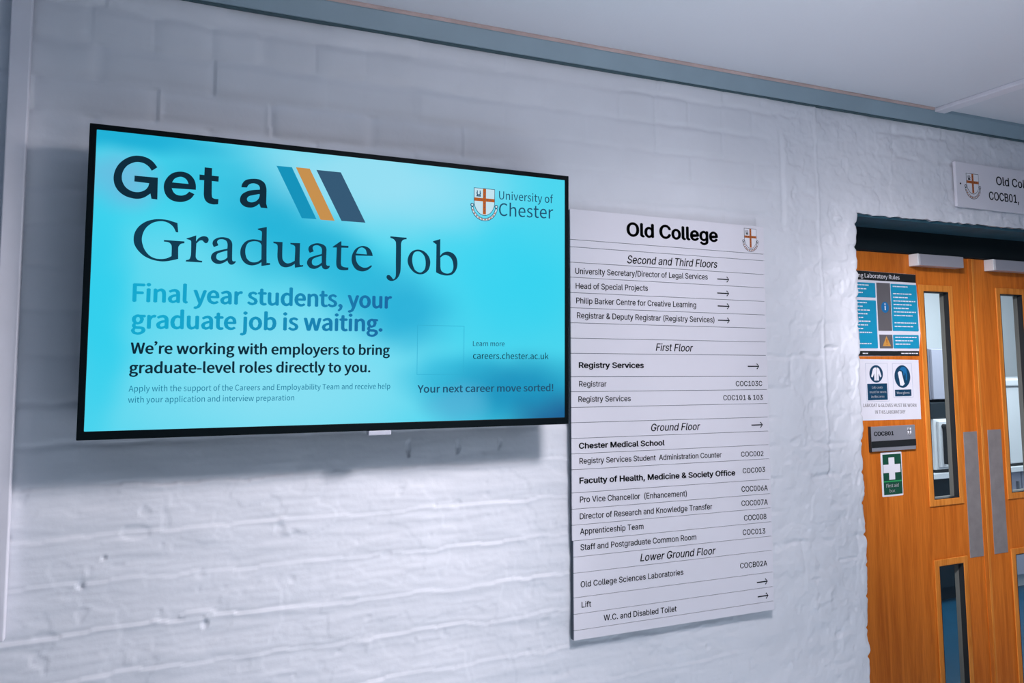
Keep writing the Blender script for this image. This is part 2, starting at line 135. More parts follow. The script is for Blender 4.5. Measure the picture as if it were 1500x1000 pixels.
GLYPHS['S'] = {
    ' ': (306, ()),
    'A': (829, ((5,0,132,0,229,306,595,306,690,0,824,0,484,1000,344,1000),(261,405,310,559,409,898,415,898,516,559,563,405),)),
    'B': (896, ((138,0,456,0,609,18,729,73,807,165,835,293,778,455,632,532,632,539,740,621,778,756,752,868,681,944,573,987,434,1000,138,1000),(263,576,263,900,417,900,594,864,653,739,597,619,412,576),(263,101,263,477,438,477,640,434,711,297,639,149,438,101),)),
    'C': (870, ((514,-18,687,20,821,126,752,206,648,123,520,93,391,121,293,203,230,333,209,503,231,672,296,799,395,879,524,907,638,881,729,813,797,895,684,980,523,1018,346,982,206,880,113,717,79,499,112,282,203,119,341,17),)),
    'D': (939, ((138,0,393,0,593,34,739,133,828,291,858,503,828,716,738,871,590,967,387,1000,138,1000),(263,104,263,898,377,898,531,872,641,796,707,672,729,503,707,334,641,209,531,131,377,104),)),
    'E': (804, ((138,0,729,0,729,108,263,108,263,472,643,472,643,580,263,580,263,894,714,894,714,1000,138,1000),)),
    'F': (753, ((138,0,263,0,263,449,645,449,645,555,263,555,263,894,714,894,714,1000,138,1000),)),
    'G': (940, ((531,-18,711,15,839,98,839,518,510,518,510,413,723,413,723,151,645,108,543,93,400,121,296,203,231,333,209,503,232,672,299,799,404,879,542,907,668,880,757,813,825,895,712,979,538,1018,354,982,209,880,114,717,79,499,113,282,206,119,349,17),)),
    'H': (993, ((138,0,263,0,263,472,730,472,730,0,857,0,857,1000,730,1000,730,581,263,581,263,1000,138,1000),)),
    'I': (400, ((138,0,263,0,263,1000,138,1000),)),
    'J': (730, ((323,-18,449,7,534,73,583,172,599,293,599,1000,472,1000,472,306,432,142,311,93,214,119,138,206,48,141,160,23),)),
    'K': (881, ((138,0,263,0,263,317,435,521,735,0,876,0,514,621,828,1000,685,1000,266,498,263,498,263,1000,138,1000),)),
    'L': (741, ((138,0,701,0,701,108,263,108,263,1000,138,1000),)),
    'M': (1108, ((138,0,251,0,251,554,235,849,240,849,321,621,510,101,595,101,783,621,864,849,869,849,853,554,853,0,970,0,970,1000,819,1000,628,465,558,256,553,256,480,465,289,1000,138,1000),)),
    'N': (986, ((138,0,256,0,256,525,241,838,247,838,355,632,719,0,849,0,849,1000,729,1000,729,480,746,164,739,164,632,370,266,1000,138,1000),)),
    'O': (1012, ((506,-18,679,19,814,123,902,287,933,503,902,719,814,881,679,982,506,1018,334,982,198,881,111,719,79,503,111,287,198,123,334,19),(506,93,384,122,290,204,230,334,209,503,230,672,290,799,384,879,506,907,629,879,722,799,782,672,804,503,782,334,722,204,629,122),)),
    'P': (864, ((138,0,263,0,263,398,428,398,579,417,695,473,770,569,797,707,770,845,694,935,576,985,423,1000,138,1000),(263,501,263,898,407,898,522,888,605,857,655,798,671,707,608,550,412,501),)),
    'R': (866, ((263,525,263,898,431,898,611,858,674,720,611,574,431,525),(686,0,828,0,574,438,738,533,799,720,773,852,701,938,591,985,450,1000,138,1000,138,0,263,0,263,424,443,424),)),
    'S': (813, ((415,-18,556,4,663,65,731,155,754,266,695,437,548,533,407,595,294,654,240,763,291,868,427,907,553,882,655,814,720,895,592,983,427,1018,301,998,201,943,136,859,112,753,179,585,315,497,458,434,578,367,626,255,571,138,416,93,266,127,141,217,65,130,219,22),)),
    'T': (817, ((345,0,472,0,472,894,775,894,775,1000,42,1000,42,894,345,894),)),
    'U': (984, ((492,-18,634,4,748,77,824,210,851,412,851,1000,730,1000,730,409,711,259,661,161,585,108,492,93,401,108,327,161,277,259,259,409,259,1000,134,1000,134,412,161,210,236,77,350,4),)),
    'V': (784, ((321,0,467,0,784,1000,656,1000,495,458,398,128,393,128,296,458,134,1000,1,1000),)),
    'W': (1198, ((247,0,397,0,546,603,596,831,602,831,651,603,802,0,955,0,1161,1000,1041,1000,933,456,879,131,870,131,799,456,660,1000,544,1000,407,456,336,131,330,131,270,456,165,1000,35,1000),)),
    'Y': (724, ((299,0,424,0,424,387,726,1000,595,1000,467,718,366,498,360,498,262,718,132,1000,-1,1000,299,387),)),
    'a': (768, ((296,-18,427,13,542,89,546,89,557,0,659,0,659,456,644,581,599,677,519,738,402,760,237,728,112,663,160,577,261,631,382,656,504,599,535,469,331,434,189,378,107,299,80,192,142,37),(332,83,238,110,201,201,274,318,535,386,535,180,433,108),)),
    'b': (843, ((452,-18,573,9,676,87,747,212,774,382,754,538,698,657,605,733,479,760,357,730,246,656,251,789,251,1086,126,1086,126,0,225,0,236,76,241,76,345,7),(431,87,347,104,251,164,251,554,352,629,447,655,599,580,644,381,584,165),)),
    'c': (696, ((417,-18,546,7,658,75,603,160,524,107,428,86,263,164,199,370,265,576,432,655,512,637,580,591,643,673,552,734,427,760,291,734,177,657,100,535,71,370,97,206,171,84,280,8),)),
    'd': (846, ((378,-18,502,13,603,87,607,87,618,0,720,0,720,1086,595,1086,595,801,602,674,505,737,393,760,271,733,169,655,99,532,72,370,94,205,156,83,252,8),(405,87,254,162,201,371,263,576,415,655,505,637,595,577,595,188,503,112),)),
    'e': (756, ((426,-18,560,4,668,57,625,141,538,97,439,82,267,152,194,341,693,341,698,412,679,556,622,665,529,735,402,760,279,733,173,655,99,533,71,370,99,206,174,84,287,8),(192,430,265,600,405,660,541,601,589,430),)),
    'f': (443, ((45,640,146,640,146,0,270,0,270,640,427,640,427,741,270,741,270,858,296,967,375,1004,458,984,486,1080,428,1097,362,1104,198,1038,146,859,146,741,45,734),)),
    'g': (769, ((375,-341,530,-320,649,-264,724,-183,750,-85,685,49,492,91,347,91,244,114,217,172,231,223,265,261,318,241,374,235,567,304,645,492,629,580,585,645,737,645,737,741,479,741,374,760,268,741,180,688,119,605,97,495,127,377,194,296,194,291,138,234,112,153,131,79,179,31,179,25,98,-51,70,-143,155,-290),(374,319,264,367,217,495,263,623,374,668,486,623,532,495,485,367),(393,-255,235,-220,179,-126,196,-61,254,0,349,-11,477,-11,589,-32,628,-105,564,-209),)),
    'h': (828, ((126,0,251,0,251,538,351,622,453,651,560,604,593,453,593,0,718,0,718,469,704,594,663,685,592,741,491,760,356,723,246,636,251,789,251,1086,126,1086),)),
    'i': (375, ((126,0,251,0,251,741,126,741),(188,894,248,916,271,977,248,1035,188,1057,129,1035,106,977,129,916),)),
    'j': (375, ((48,-330,205,-264,251,-85,251,741,127,741,127,-85,109,-191,35,-231,-35,-217,-60,-311),(188,894,248,916,271,977,248,1035,188,1057,128,1035,105,977,128,916),)),
    'k': (753, ((126,0,248,0,248,195,387,357,604,0,739,0,460,442,707,741,568,741,254,351,248,351,248,1086,126,1086),)),
    'l': (387, ((256,-18,329,-7,311,89,285,86,261,98,251,139,251,1086,126,1086,126,147,156,25),)),
    'm': (1263, ((126,0,251,0,251,538,348,623,437,651,541,604,574,453,574,0,698,0,698,538,797,623,885,651,990,604,1023,453,1023,0,1147,0,1147,469,1134,594,1092,685,1022,741,924,760,796,720,678,618,607,722,473,760,349,723,243,633,240,633,228,741,126,741),)),
    'n': (832, ((126,0,251,0,251,538,351,622,453,651,560,604,593,453,593,0,718,0,718,469,704,594,663,685,592,741,491,760,355,723,243,633,240,633,228,741,126,741),)),
    'o': (827, ((413,-18,543,8,653,84,728,206,756,370,728,535,653,657,543,734,413,760,283,734,174,657,99,535,71,370,99,206,174,84,283,8),(413,86,258,164,199,370,258,576,413,655,569,576,629,370,569,164),)),
    'p': (846, ((126,-312,251,-312,251,-61,247,68,349,4,452,-18,573,9,676,87,747,212,774,382,754,538,698,657,605,733,479,760,354,728,243,655,240,655,228,741,126,741),(431,87,347,104,251,164,251,554,353,629,447,655,599,580,644,381,584,165),)),
    'q': (846, ((595,-312,720,-312,720,741,621,741,608,671,606,671,508,737,393,760,271,733,169,655,99,532,72,370,94,205,156,83,252,8,378,-18,499,12,602,86,595,-49),(405,87,254,162,201,371,263,576,415,655,505,637,595,577,595,188,503,112),)),
    'r': (529, ((126,0,251,0,251,476,339,609,437,648,509,636,532,744,453,760,337,718,243,606,240,606,228,741,126,741),)),
    's': (638, ((319,-18,519,47,588,202,516,352,363,427,252,477,203,555,237,631,341,663,431,644,509,598,569,675,468,735,340,760,151,699,85,550,153,409,300,336,415,282,469,195,433,113,323,79,205,104,104,168,44,85,168,11),)),
    't': (514, ((357,-18,428,-9,495,10,471,104,386,83,297,120,271,225,271,640,473,640,473,741,271,741,271,950,168,950,154,741,37,734,37,640,147,640,147,229,158,128,194,50,258,0),)),
    'u': (828, ((342,-18,476,19,587,116,591,116,600,0,704,0,704,741,580,741,580,216,482,120,379,90,273,137,240,286,240,741,115,741,115,271,128,146,170,56,241,1),)),
    'v': (711, ((285,0,431,0,693,741,570,741,430,319,362,101,355,101,286,319,147,741,18,741),)),
    'w': (1094, ((243,0,387,0,492,397,543,613,550,613,600,400,707,0,858,0,1059,741,939,741,831,312,786,106,779,106,727,312,611,741,490,741,374,312,325,106,318,106,274,312,164,741,37,741),)),
    'x': (679, ((20,0,151,0,251,173,326,306,333,306,413,173,523,0,659,0,415,374,640,741,510,741,419,578,353,454,347,454,274,578,175,741,40,741,265,386),)),
    'y': (711, ((138,-319,312,-245,415,-63,693,741,572,741,438,330,378,120,371,120,297,330,147,741,18,741,315,-1,299,-57,235,-171,132,-217,75,-205,50,-304),)),
    'z': (648, ((48,0,608,0,608,101,205,101,596,674,596,741,90,741,90,640,438,640,48,67),)),
    '.': (379, ((190,-18,253,8,280,76,253,146,190,172,126,146,100,76,126,8),)),
    ',': (379, ((102,-259,248,-146,302,26,274,133,196,172,130,149,102,85,130,20,194,-3,209,-1,172,-110,72,-186),)),
    '-': (473, ((63,334,412,334,412,430,63,430),)),
    '!': (441, ((177,302,263,302,280,880,282,1022,157,1022,160,880),(220,-18,284,8,310,76,284,146,220,172,156,146,130,76,156,8),)),
    '&': (928, ((353,-18,513,13,641,97,761,25,872,-18,905,86,815,121,718,181,820,349,892,539,776,539,717,379,636,244,498,375,382,525,536,654,607,821,555,963,411,1018,244,950,181,783,199,669,247,548,109,428,49,259,71,148,134,60,230,3),(559,162,468,104,368,82,227,132,171,266,207,372,297,461,418,304),(336,607,300,698,288,784,321,888,412,930,484,896,506,819,455,703),)),
    '0': (757, ((379,-18,508,15,606,112,668,275,690,503,668,730,606,891,508,986,379,1018,250,986,152,891,90,730,68,503,90,275,152,112,250,15),(379,83,302,108,241,183,202,314,188,503,202,692,241,821,302,896,379,920,457,896,517,821,556,692,570,503,556,314,517,183,457,108),)),
    '1': (757, ((120,0,668,0,668,104,468,104,468,1000,372,1000,282,959,165,929,165,850,344,850,344,104,120,104),)),
    '2': (757, ((60,0,689,0,689,108,412,108,248,98,533,420,641,724,621,845,562,938,470,997,349,1018,185,978,55,872,127,801,221,884,334,917,473,861,518,719,407,435,60,74),)),
    '3': (757, ((359,-18,485,2,587,58,656,147,681,267,619,435,469,521,469,528,598,616,647,768,625,874,564,952,472,1001,355,1018,201,984,76,899,143,820,238,890,351,917,475,873,520,759,506,683,459,623,374,582,243,568,243,472,389,458,485,417,538,354,554,271,497,136,351,86,207,121,104,201,40,120,165,24),)),
    '4': (757, ((464,0,581,0,581,276,715,276,715,375,581,375,581,1000,443,1000,27,357,27,276,464,276),(464,375,157,375,385,716,465,864,471,864,464,682),)),
    '5': (757, ((357,-18,479,5,584,72,657,179,685,325,661,468,596,567,500,625,383,644,303,633,233,604,259,894,636,894,636,1000,150,1000,117,533,184,491,264,535,351,550,501,490,558,322,496,149,345,86,200,120,100,196,37,115,164,23),)),
    '6': (757, ((411,-18,521,6,613,72,675,174,698,307,679,445,623,543,535,601,420,621,301,589,194,501,217,696,273,824,353,894,452,915,539,895,610,839,681,915,581,989,446,1018,307,988,189,894,107,727,76,477,102,261,172,106,278,13),(196,401,300,499,400,528,535,468,580,307,531,143,411,80,262,163),)),
    '7': (757, ((270,0,400,0,419,268,465,497,551,709,693,925,693,1000,67,1000,67,894,553,894,344,487),)),
    '8': (757, ((382,-18,510,2,608,57,672,139,694,240,643,405,527,503,527,510,615,609,659,752,640,858,586,941,500,996,385,1015,189,945,111,761,151,626,246,531,246,525,120,418,63,248,87,142,153,57,254,2),(450,543,292,625,224,761,269,878,383,922,508,871,553,745,526,639),(383,75,233,127,173,259,212,389,311,486,497,394,576,244,523,122),)),
    '9': (757, ((321,-18,456,13,572,111,653,284,683,543,658,751,587,900,480,988,347,1018,236,994,145,929,83,826,60,693,80,557,135,459,222,399,336,379,459,412,566,501,541,305,486,177,408,107,317,86,224,106,147,162,79,85,180,11),(565,606,460,503,356,472,222,532,177,693,226,859,348,921,499,841),)),
    '’': (1364, ((65,817,94,765,212,863,265,1020,233,1113,157,1150,87,1122,64,1061,88,999,150,974,187,985,154,892),)),
}
HEADLINE = [
    (1269,-730,1, 1160,-598,0, 1012,-520,0, 819,-507,0, 642,-574,0, 492,-709,0, 404,-877,0, 375,-1051,0, 404,-1220,0, 491,-1357,0, 624,-1451,0, 768,-1491,0, 900,-1493,0, 1019,-1450,0, 1143,-1351,1, 1169,-1469,1, 1293,-1475,1, 1287,-970,1, 801,-970,1, 801,-1103,1, 1109,-1116,1, 1083,-1210,0, 1013,-1291,0, 895,-1339,0, 763,-1332,0, 642,-1264,0, 567,-1152,0, 541,-1017,0, 569,-874,0, 648,-751,0, 764,-675,0, 871,-648,0, 993,-670,0, 1087,-732,0, 1155,-822,1),
    (2109,-1175,1, 2103,-1047,0, 2051,-915,0, 1934,-809,0, 1770,-779,0, 1597,-831,0, 1478,-957,0, 1421,-1111,0, 1434,-1271,0, 1504,-1400,0, 1630,-1478,0, 1805,-1490,0, 1953,-1434,0, 2032,-1362,0, 2082,-1281,1, 1967,-1231,1, 1899,-1303,0, 1800,-1339,0, 1700,-1329,0, 1629,-1273,0, 1589,-1184,1),
    (1592,-1049,1, 1947,-1053,1, 1901,-957,0, 1811,-903,0, 1724,-911,0, 1639,-963,0),
    (2286,-625,1, 2450,-627,1, 2451,-807,1, 2606,-808,1, 2602,-936,1, 2454,-933,1, 2461,-1247,1, 2476,-1323,0, 2531,-1351,0, 2614,-1350,1, 2610,-1474,1, 2489,-1487,0, 2372,-1453,0, 2306,-1371,0, 2285,-1263,1, 2283,-933,1, 2181,-935,1, 2179,-806,1, 2284,-809,1),
    (3123,-1021,1, 3139,-935,0, 3216,-838,0, 3362,-793,0, 3523,-791,0, 3646,-859,0, 3695,-967,0, 3706,-1051,1, 3706,-1363,1, 3739,-1479,1, 3582,-1475,1, 3544,-1382,1, 3460,-1454,0, 3354,-1493,0, 3221,-1482,0, 3126,-1412,0, 3097,-1316,0, 3133,-1201,0, 3237,-1117,0, 3369,-1068,0, 3548,-1038,1, 3541,-968,0, 3486,-916,0, 3391,-900,0, 3299,-934,0, 3248,-1015,1),
    (3546,-1145,1, 3399,-1186,0, 3299,-1223,0, 3258,-1289,0, 3283,-1348,0, 3364,-1364,0, 3457,-1333,0, 3522,-1266,0, 3547,-1193,0),
]
SERIF_LINE = [
    (1737,-1986,1, 1761,-2203,1, 1711,-2200,1, 1650,-2082,0, 1548,-2000,0, 1433,-1969,0, 1319,-1981,0, 1207,-2025,0, 1097,-2122,0, 1029,-2250,0, 1002,-2394,0, 1023,-2534,0, 1083,-2671,0, 1183,-2780,0, 1298,-2832,0, 1428,-2838,0, 1542,-2814,0, 1635,-2760,1, 1632,-2549,0, 1613,-2488,0, 1563,-2446,0, 1464,-2435,1, 1463,-2399,1, 1900,-2403,1, 1901,-2446,1, 1827,-2465,0, 1783,-2522,0, 1773,-2577,0, 1780,-2818,1, 1658,-2855,0, 1528,-2886,0, 1397,-2893,0, 1234,-2866,0, 1071,-2796,0, 940,-2680,0, 855,-2544,0, 832,-2405,0, 854,-2263,0, 929,-2125,0, 1061,-2009,0, 1220,-1944,0, 1366,-1924,0, 1513,-1930,0, 1629,-1958,0),
    (1943,-2332,1, 2152,-2246,1, 2151,-2387,1, 2207,-2305,0, 2291,-2258,0, 2384,-2263,0, 2425,-2318,0, 2413,-2383,0, 2372,-2416,0, 2329,-2397,0, 2285,-2355,0, 2226,-2368,0, 2161,-2435,1, 2155,-2698,0, 2163,-2770,0, 2206,-2822,0, 2300,-2835,1, 2296,-2872,1, 1943,-2869,1, 1947,-2836,1, 2013,-2814,0, 2040,-2759,0, 2050,-2668,0, 2047,-2452,0, 2042,-2389,0, 2016,-2363,0, 1948,-2346,1),
    (2545,-2497,1, 2513,-2413,0, 2540,-2329,0, 2633,-2268,0, 2753,-2247,0, 2875,-2274,0, 2938,-2340,0, 2957,-2413,1, 2961,-2726,0, 2974,-2799,0, 3012,-2806,0, 3038,-2795,1, 3039,-2832,0, 2988,-2881,0, 2928,-2889,0, 2883,-2855,0, 2855,-2796,1, 2771,-2855,0, 2668,-2888,0, 2564,-2866,0, 2497,-2788,0, 2494,-2697,0, 2549,-2621,0, 2659,-2569,0, 2847,-2515,1, 2847,-2401,0, 2816,-2330,0, 2737,-2298,0, 2651,-2313,0, 2615,-2370,0, 2646,-2447,1),
    (2848,-2557,1, 2729,-2601,0, 2635,-2643,0, 2606,-2709,0, 2622,-2772,0, 2691,-2805,0, 2786,-2781,0, 2853,-2722,1),
    (3523,-1991,1, 3734,-1933,1, 3750,-2735,0, 3770,-2799,0, 3833,-2805,1, 3834,-2846,1, 3634,-2886,1, 3631,-2793,1, 3547,-2848,0, 3414,-2883,0, 3280,-2853,0, 3180,-2747,0, 3141,-2601,0, 3163,-2452,0, 3248,-2326,0, 3370,-2263,0, 3495,-2254,0, 3621,-2278,1, 3625,-2087,0, 3605,-2041,0, 3533,-2014,1),
    (3624,-2386,1, 3595,-2336,0, 3532,-2302,0, 3425,-2302,0, 3319,-2346,0, 3265,-2446,0, 3255,-2576,0, 3285,-2704,0, 3358,-2784,0, 3447,-2807,0, 3545,-2787,0, 3629,-2722,1),
    (3895,-2279,1, 4114,-2276,1, 4116,-2620,0, 4141,-2723,0, 4216,-2785,0, 4308,-2776,0, 4413,-2717,1, 4419,-2432,0, 4399,-2348,0, 4305,-2315,1, 4299,-2284,1, 4533,-2276,1, 4533,-2749,0, 4559,-2814,0, 4621,-2807,1, 4616,-2849,1, 4425,-2887,1, 4415,-2793,1, 4328,-2855,0, 4200,-2889,0, 4089,-2857,0, 4026,-2757,0, 4001,-2627,0, 4001,-2401,0, 3975,-2336,0, 3902,-2316,1),
    (4773,-2501,1, 4737,-2422,0, 4759,-2339,0, 4837,-2282,0, 4950,-2250,0, 5074,-2267,0, 5158,-2320,0, 5183,-2396,1, 5180,-2714,0, 5201,-2790,0, 5269,-2791,1, 5266,-2830,0, 5223,-2876,0, 5156,-2889,0, 5098,-2863,0, 5068,-2797,1, 4984,-2859,0, 4890,-2893,0, 4785,-2869,0, 4717,-2787,0, 4719,-2701,0, 4770,-2625,0, 4882,-2573,0, 5067,-2512,1, 5068,-2393,0, 5028,-2328,0, 4951,-2300,0, 4867,-2324,0, 4840,-2378,0, 4870,-2459,1),
    (5068,-2557,1, 4940,-2602,0, 4850,-2655,0, 4829,-2724,0, 4849,-2786,0, 4916,-2809,0, 5001,-2782,0, 5072,-2724,1),
    (5335,-2315,1, 5525,-2167,1, 5549,-2169,1, 5551,-2270,1, 5731,-2269,1, 5728,-2318,1, 5552,-2325,1, 5547,-2714,1, 5568,-2781,0, 5637,-2811,0, 5741,-2815,1, 5736,-2876,1, 5619,-2889,0, 5502,-2872,0, 5442,-2797,0, 5430,-2682,1, 5437,-2371,0, 5432,-2328,1, 5339,-2334,1),
    (6356,-2488,1, 6338,-2409,0, 6269,-2303,0, 6167,-2254,0, 6056,-2254,0, 5924,-2324,0, 5839,-2460,0, 5816,-2615,0, 5856,-2755,0, 5947,-2859,0, 6092,-2896,0, 6224,-2857,0, 6312,-2786,0, 6345,-2736,1, 6311,-2731,1, 6223,-2786,0, 6112,-2796,0, 6000,-2736,0, 5935,-2630,0, 5917,-2500,1),
    (5927,-2451,1, 6205,-2457,1, 6180,-2353,0, 6124,-2301,0, 6057,-2290,0, 5980,-2338,0),
    (6813,-1953,1, 7246,-1962,1, 7246,-2000,1, 7154,-2024,0, 7104,-2106,0, 7100,-2253,0, 7098,-2769,0, 7071,-2927,0, 6999,-3042,0, 6885,-3103,0, 6782,-3085,0, 6728,-3021,0, 6745,-2964,0, 6802,-2957,0, 6860,-3004,0, 6907,-3057,0, 6957,-3010,0, 6973,-2909,0, 6968,-2597,0, 6964,-2149,0, 6939,-2061,0, 6888,-2015,0, 6814,-1997,1),
    (7579,-2251,0, 7734,-2294,0, 7855,-2412,0, 7901,-2569,0, 7861,-2753,0, 7744,-2868,0, 7602,-2897,0, 7460,-2852,0, 7329,-2712,0, 7282,-2557,0, 7324,-2397,0, 7427,-2289,0),
    (7557,-2298,0, 7664,-2332,0, 7749,-2441,0, 7775,-2599,0, 7754,-2747,0, 7672,-2835,0, 7590,-2846,0, 7483,-2783,0, 7421,-2640,0, 7407,-2483,0, 7452,-2345,0),
    (7968,-2006,1, 8172,-1935,1, 8174,-2383,1, 8250,-2298,0, 8383,-2256,0, 8531,-2293,0, 8630,-2403,0, 8662,-2575,0, 8623,-2738,0, 8515,-2859,0, 8357,-2894,0, 8199,-2874,0, 8065,-2823,1, 8066,-2125,0, 8054,-2080,0, 7973,-2028,1),
    (8180,-2428,1, 8263,-2366,0, 8348,-2350,0, 8459,-2401,0, 8529,-2513,0, 8548,-2673,0, 8501,-2790,0, 8404,-2837,0, 8295,-2828,0, 8209,-2770,0, 8183,-2669,1),
]

def text_contours(s, font, x0, x1, z0, z1, cap, slant=0.0):
    """outlines of a line of lettering whose ink runs from x0 to x1 on a baseline from z0 to z1"""
    G = GLYPHS[font]
    pen, out = 0.0, []
    for ch in s:
        adv, outlines = G[ch]
        shift = 0.0
        if ch == '\u2019':
            lo = min(min(c[::2]) for c in outlines)
            shift, adv = 0.06 - lo / 1000, 340
        for c in outlines:
            out.append([((c[i] + slant * c[i + 1]) / 1000 + pen + shift, c[i + 1] / 1000) for i in range(0, len(c), 2)])
        pen += adv / 1000
    lo = min(p[0] for c in out for p in c)
    hi = max(p[0] for c in out for p in c)
    k = (x1 - x0) / (hi - lo)
    return [[(x0 + (px - lo) * k, z0 + (z1 - z0) * (px - lo) / (hi - lo) + pz * cap) for px, pz in c] for c in out]

def smooth_outline(s):
    """x, z (1/10000 m), 1 for a corner or 0 for a smooth point, repeated along the outline"""
    corner = [s[i + 2] == 1 for i in range(0, len(s), 3)]
    P = [np.array([s[i] / 1e4, s[i + 1] / 1e4]) for i in range(0, len(s), 3)]
    n, out = len(P), []
    for i in range(n):
        p1, p2 = P[i], P[(i + 1) % n]
        p0 = P[i - 1] if not corner[i] else p1
        p3 = P[(i + 2) % n] if not corner[(i + 1) % n] else p2
        if corner[i] and corner[(i + 1) % n]:
            out.append(tuple(p1))
            continue
        for j in range(5):
            t = j / 5
            q = 0.5 * (2 * p1 + (p2 - p0) * t + (2 * p0 - 5 * p1 + 4 * p2 - p3) * t * t + (3 * p1 - p0 - 3 * p2 + p3) * t ** 3)
            out.append(tuple(q))
    return out

# ------------------------------------------------------------------ geometry helpers
def area(c):
    return sum(c[i - 1][0] * c[i][1] - c[i][0] * c[i - 1][1] for i in range(len(c))) / 2

def inside(p, c):
    r = False
    for i in range(len(c)):
        (xa, za), (xb, zb) = c[i - 1], c[i]
        if (za > p[1]) != (zb > p[1]) and p[0] < (xb - xa) * (p[1] - za) / (zb - za) + xa:
            r = not r
    return r

def flat_geo(contours, y, t=0.0005, bold=0.0):
    """filled outlines in the x-z plane, a sheet of thickness t centred on y, facing -y"""
    # every outline becomes an outer edge with its own holes, so strokes may overlap
    sign = area(max(contours, key=lambda c: abs(area(c)))) > 0
    outer = [c for c in contours if (area(c) > 0) == sign]
    holes = [c for c in contours if (area(c) > 0) != sign]
    if len(outer) > 1 and not holes and any(inside(a[0], b) for a in outer for b in outer if a is not b):
        groups = [outer]
    else:
        groups = [[o] for o in outer]
        for h in holes:
            own = [g for g in groups if inside(h[0], g[0])]
            if own:
                min(own, key=lambda g: abs(area(g[0]))).append(h)
    V, F = [], []
    for dx, dz in (((0, 0),) if not bold else ((-bold, 0), (bold, 0), (0, 0), (0, bold * 0.6), (0, -bold * 0.6))):
        gv, gf = fill(groups, y, t, dx, dz)
        F += [tuple(i + len(V) for i in f) for f in gf]
        V += gv
    return V, F

def nested(contours):
    """wind outlines so that one lying inside another is a hole"""
    out = []
    for c in contours:
        depth = sum(inside(c[0], k) for k in contours if k is not c)
        out.append(c if (area(c) > 0) == (depth % 2 == 0) else c[::-1])
    return out

def fill(groups, y, t, dx, dz):
    V, F = [], []
    for g in groups:
        cu = bpy.data.curves.new('outline', 'CURVE')
        cu.dimensions = '2D'
        cu.fill_mode = 'BOTH'
        cu.extrude = t / 2
        for c in g:
            sp = cu.splines.new('POLY')
            sp.points.add(len(c) - 1)
            for i, (px, pz) in enumerate(c):
                sp.points[i].co = (px + dx, pz + dz, 0, 1)
            sp.use_cyclic_u = True
        o = bpy.data.objects.new('outline', cu)
        me = o.to_mesh()
        n = len(V)
        V += [(v.co.x, y - v.co.z, v.co.y) for v in me.vertices]
        F += [tuple(i + n for i in p.vertices) for p in me.polygons]
        o.to_mesh_clear()
        bpy.data.objects.remove(o)
        bpy.data.curves.remove(cu)
    return V, F

def box_geo(x0, x1, y0, y1, z0, z1):
    V = [(x, y, z) for z in (z0, z1) for y in (y0, y1) for x in (x0, x1)]
    F = [(0, 2, 3, 1), (4, 5, 7, 6), (0, 1, 5, 4), (2, 6, 7, 3), (0, 4, 6, 2), (1, 3, 7, 5)]
    return V, F

def holed_slab_geo(x0, x1, z0, z1, y0, y1, holes):
    """slab with rectangular through-holes (hx0, hx1, hz0, hz1)"""
    xs = sorted({x0, x1, *[h[0] for h in holes], *[h[1] for h in holes]})
    zs = sorted({z0, z1, *[h[2] for h in holes], *[h[3] for h in holes]})
    def solid(i, j):
        if i < 0 or j < 0 or i >= len(xs) - 1 or j >= len(zs) - 1:
            return False
        cx, cz = (xs[i] + xs[i + 1]) / 2, (zs[j] + zs[j + 1]) / 2
        return not any(h[0] < cx < h[1] and h[2] < cz < h[3] for h in holes)
    V, F, idx = [], [], {}
    def vid(i, j, k):
        if (i, j, k) not in idx:
            idx[(i, j, k)] = len(V)
            V.append((xs[i], (y0, y1)[k], zs[j]))
        return idx[(i, j, k)]
    for i in range(len(xs) - 1):
        for j in range(len(zs) - 1):
            if not solid(i, j):
                continue
            F.append((vid(i, j, 0), vid(i + 1, j, 0), vid(i + 1, j + 1, 0), vid(i, j + 1, 0)))
            F.append((vid(i, j, 1), vid(i, j + 1, 1), vid(i + 1, j + 1, 1), vid(i + 1, j, 1)))
            if not solid(i - 1, j): F.append((vid(i, j, 0), vid(i, j + 1, 0), vid(i, j + 1, 1), vid(i, j, 1)))
            if not solid(i + 1, j): F.append((vid(i + 1, j, 0), vid(i + 1, j, 1), vid(i + 1, j + 1, 1), vid(i + 1, j + 1, 0)))
            if not solid(i, j - 1): F.append((vid(i, j, 0), vid(i, j, 1), vid(i + 1, j, 1), vid(i + 1, j, 0)))
            if not solid(i, j + 1): F.append((vid(i, j + 1, 0), vid(i + 1, j + 1, 0), vid(i + 1, j + 1, 1), vid(i, j + 1, 1)))
    return V, F

def lathe_geo(profile, cx, cy, axis='y', n=24):
    """profile: (radius, along) turned about an axis through (cx, cy); axis 'y' uses (x, z), axis 'z' uses (x, y)"""
    V, F = [], []
    for r, a in profile:
        for i in range(n):
            th = 2 * math.pi * i / n
            u, w = cx + r * math.cos(th), cy + r * math.sin(th)
            V.append((u, a, w) if axis == 'y' else (u, w, a))
    for k in range(len(profile) - 1):
        for i in range(n):
            F.append((k * n + i, k * n + (i + 1) % n, (k + 1) * n + (i + 1) % n, (k + 1) * n + i))
    F.append(tuple(range(n)))
    F.append(tuple(range((len(profile) - 1) * n, len(profile) * n))[::-1])
    return V, F

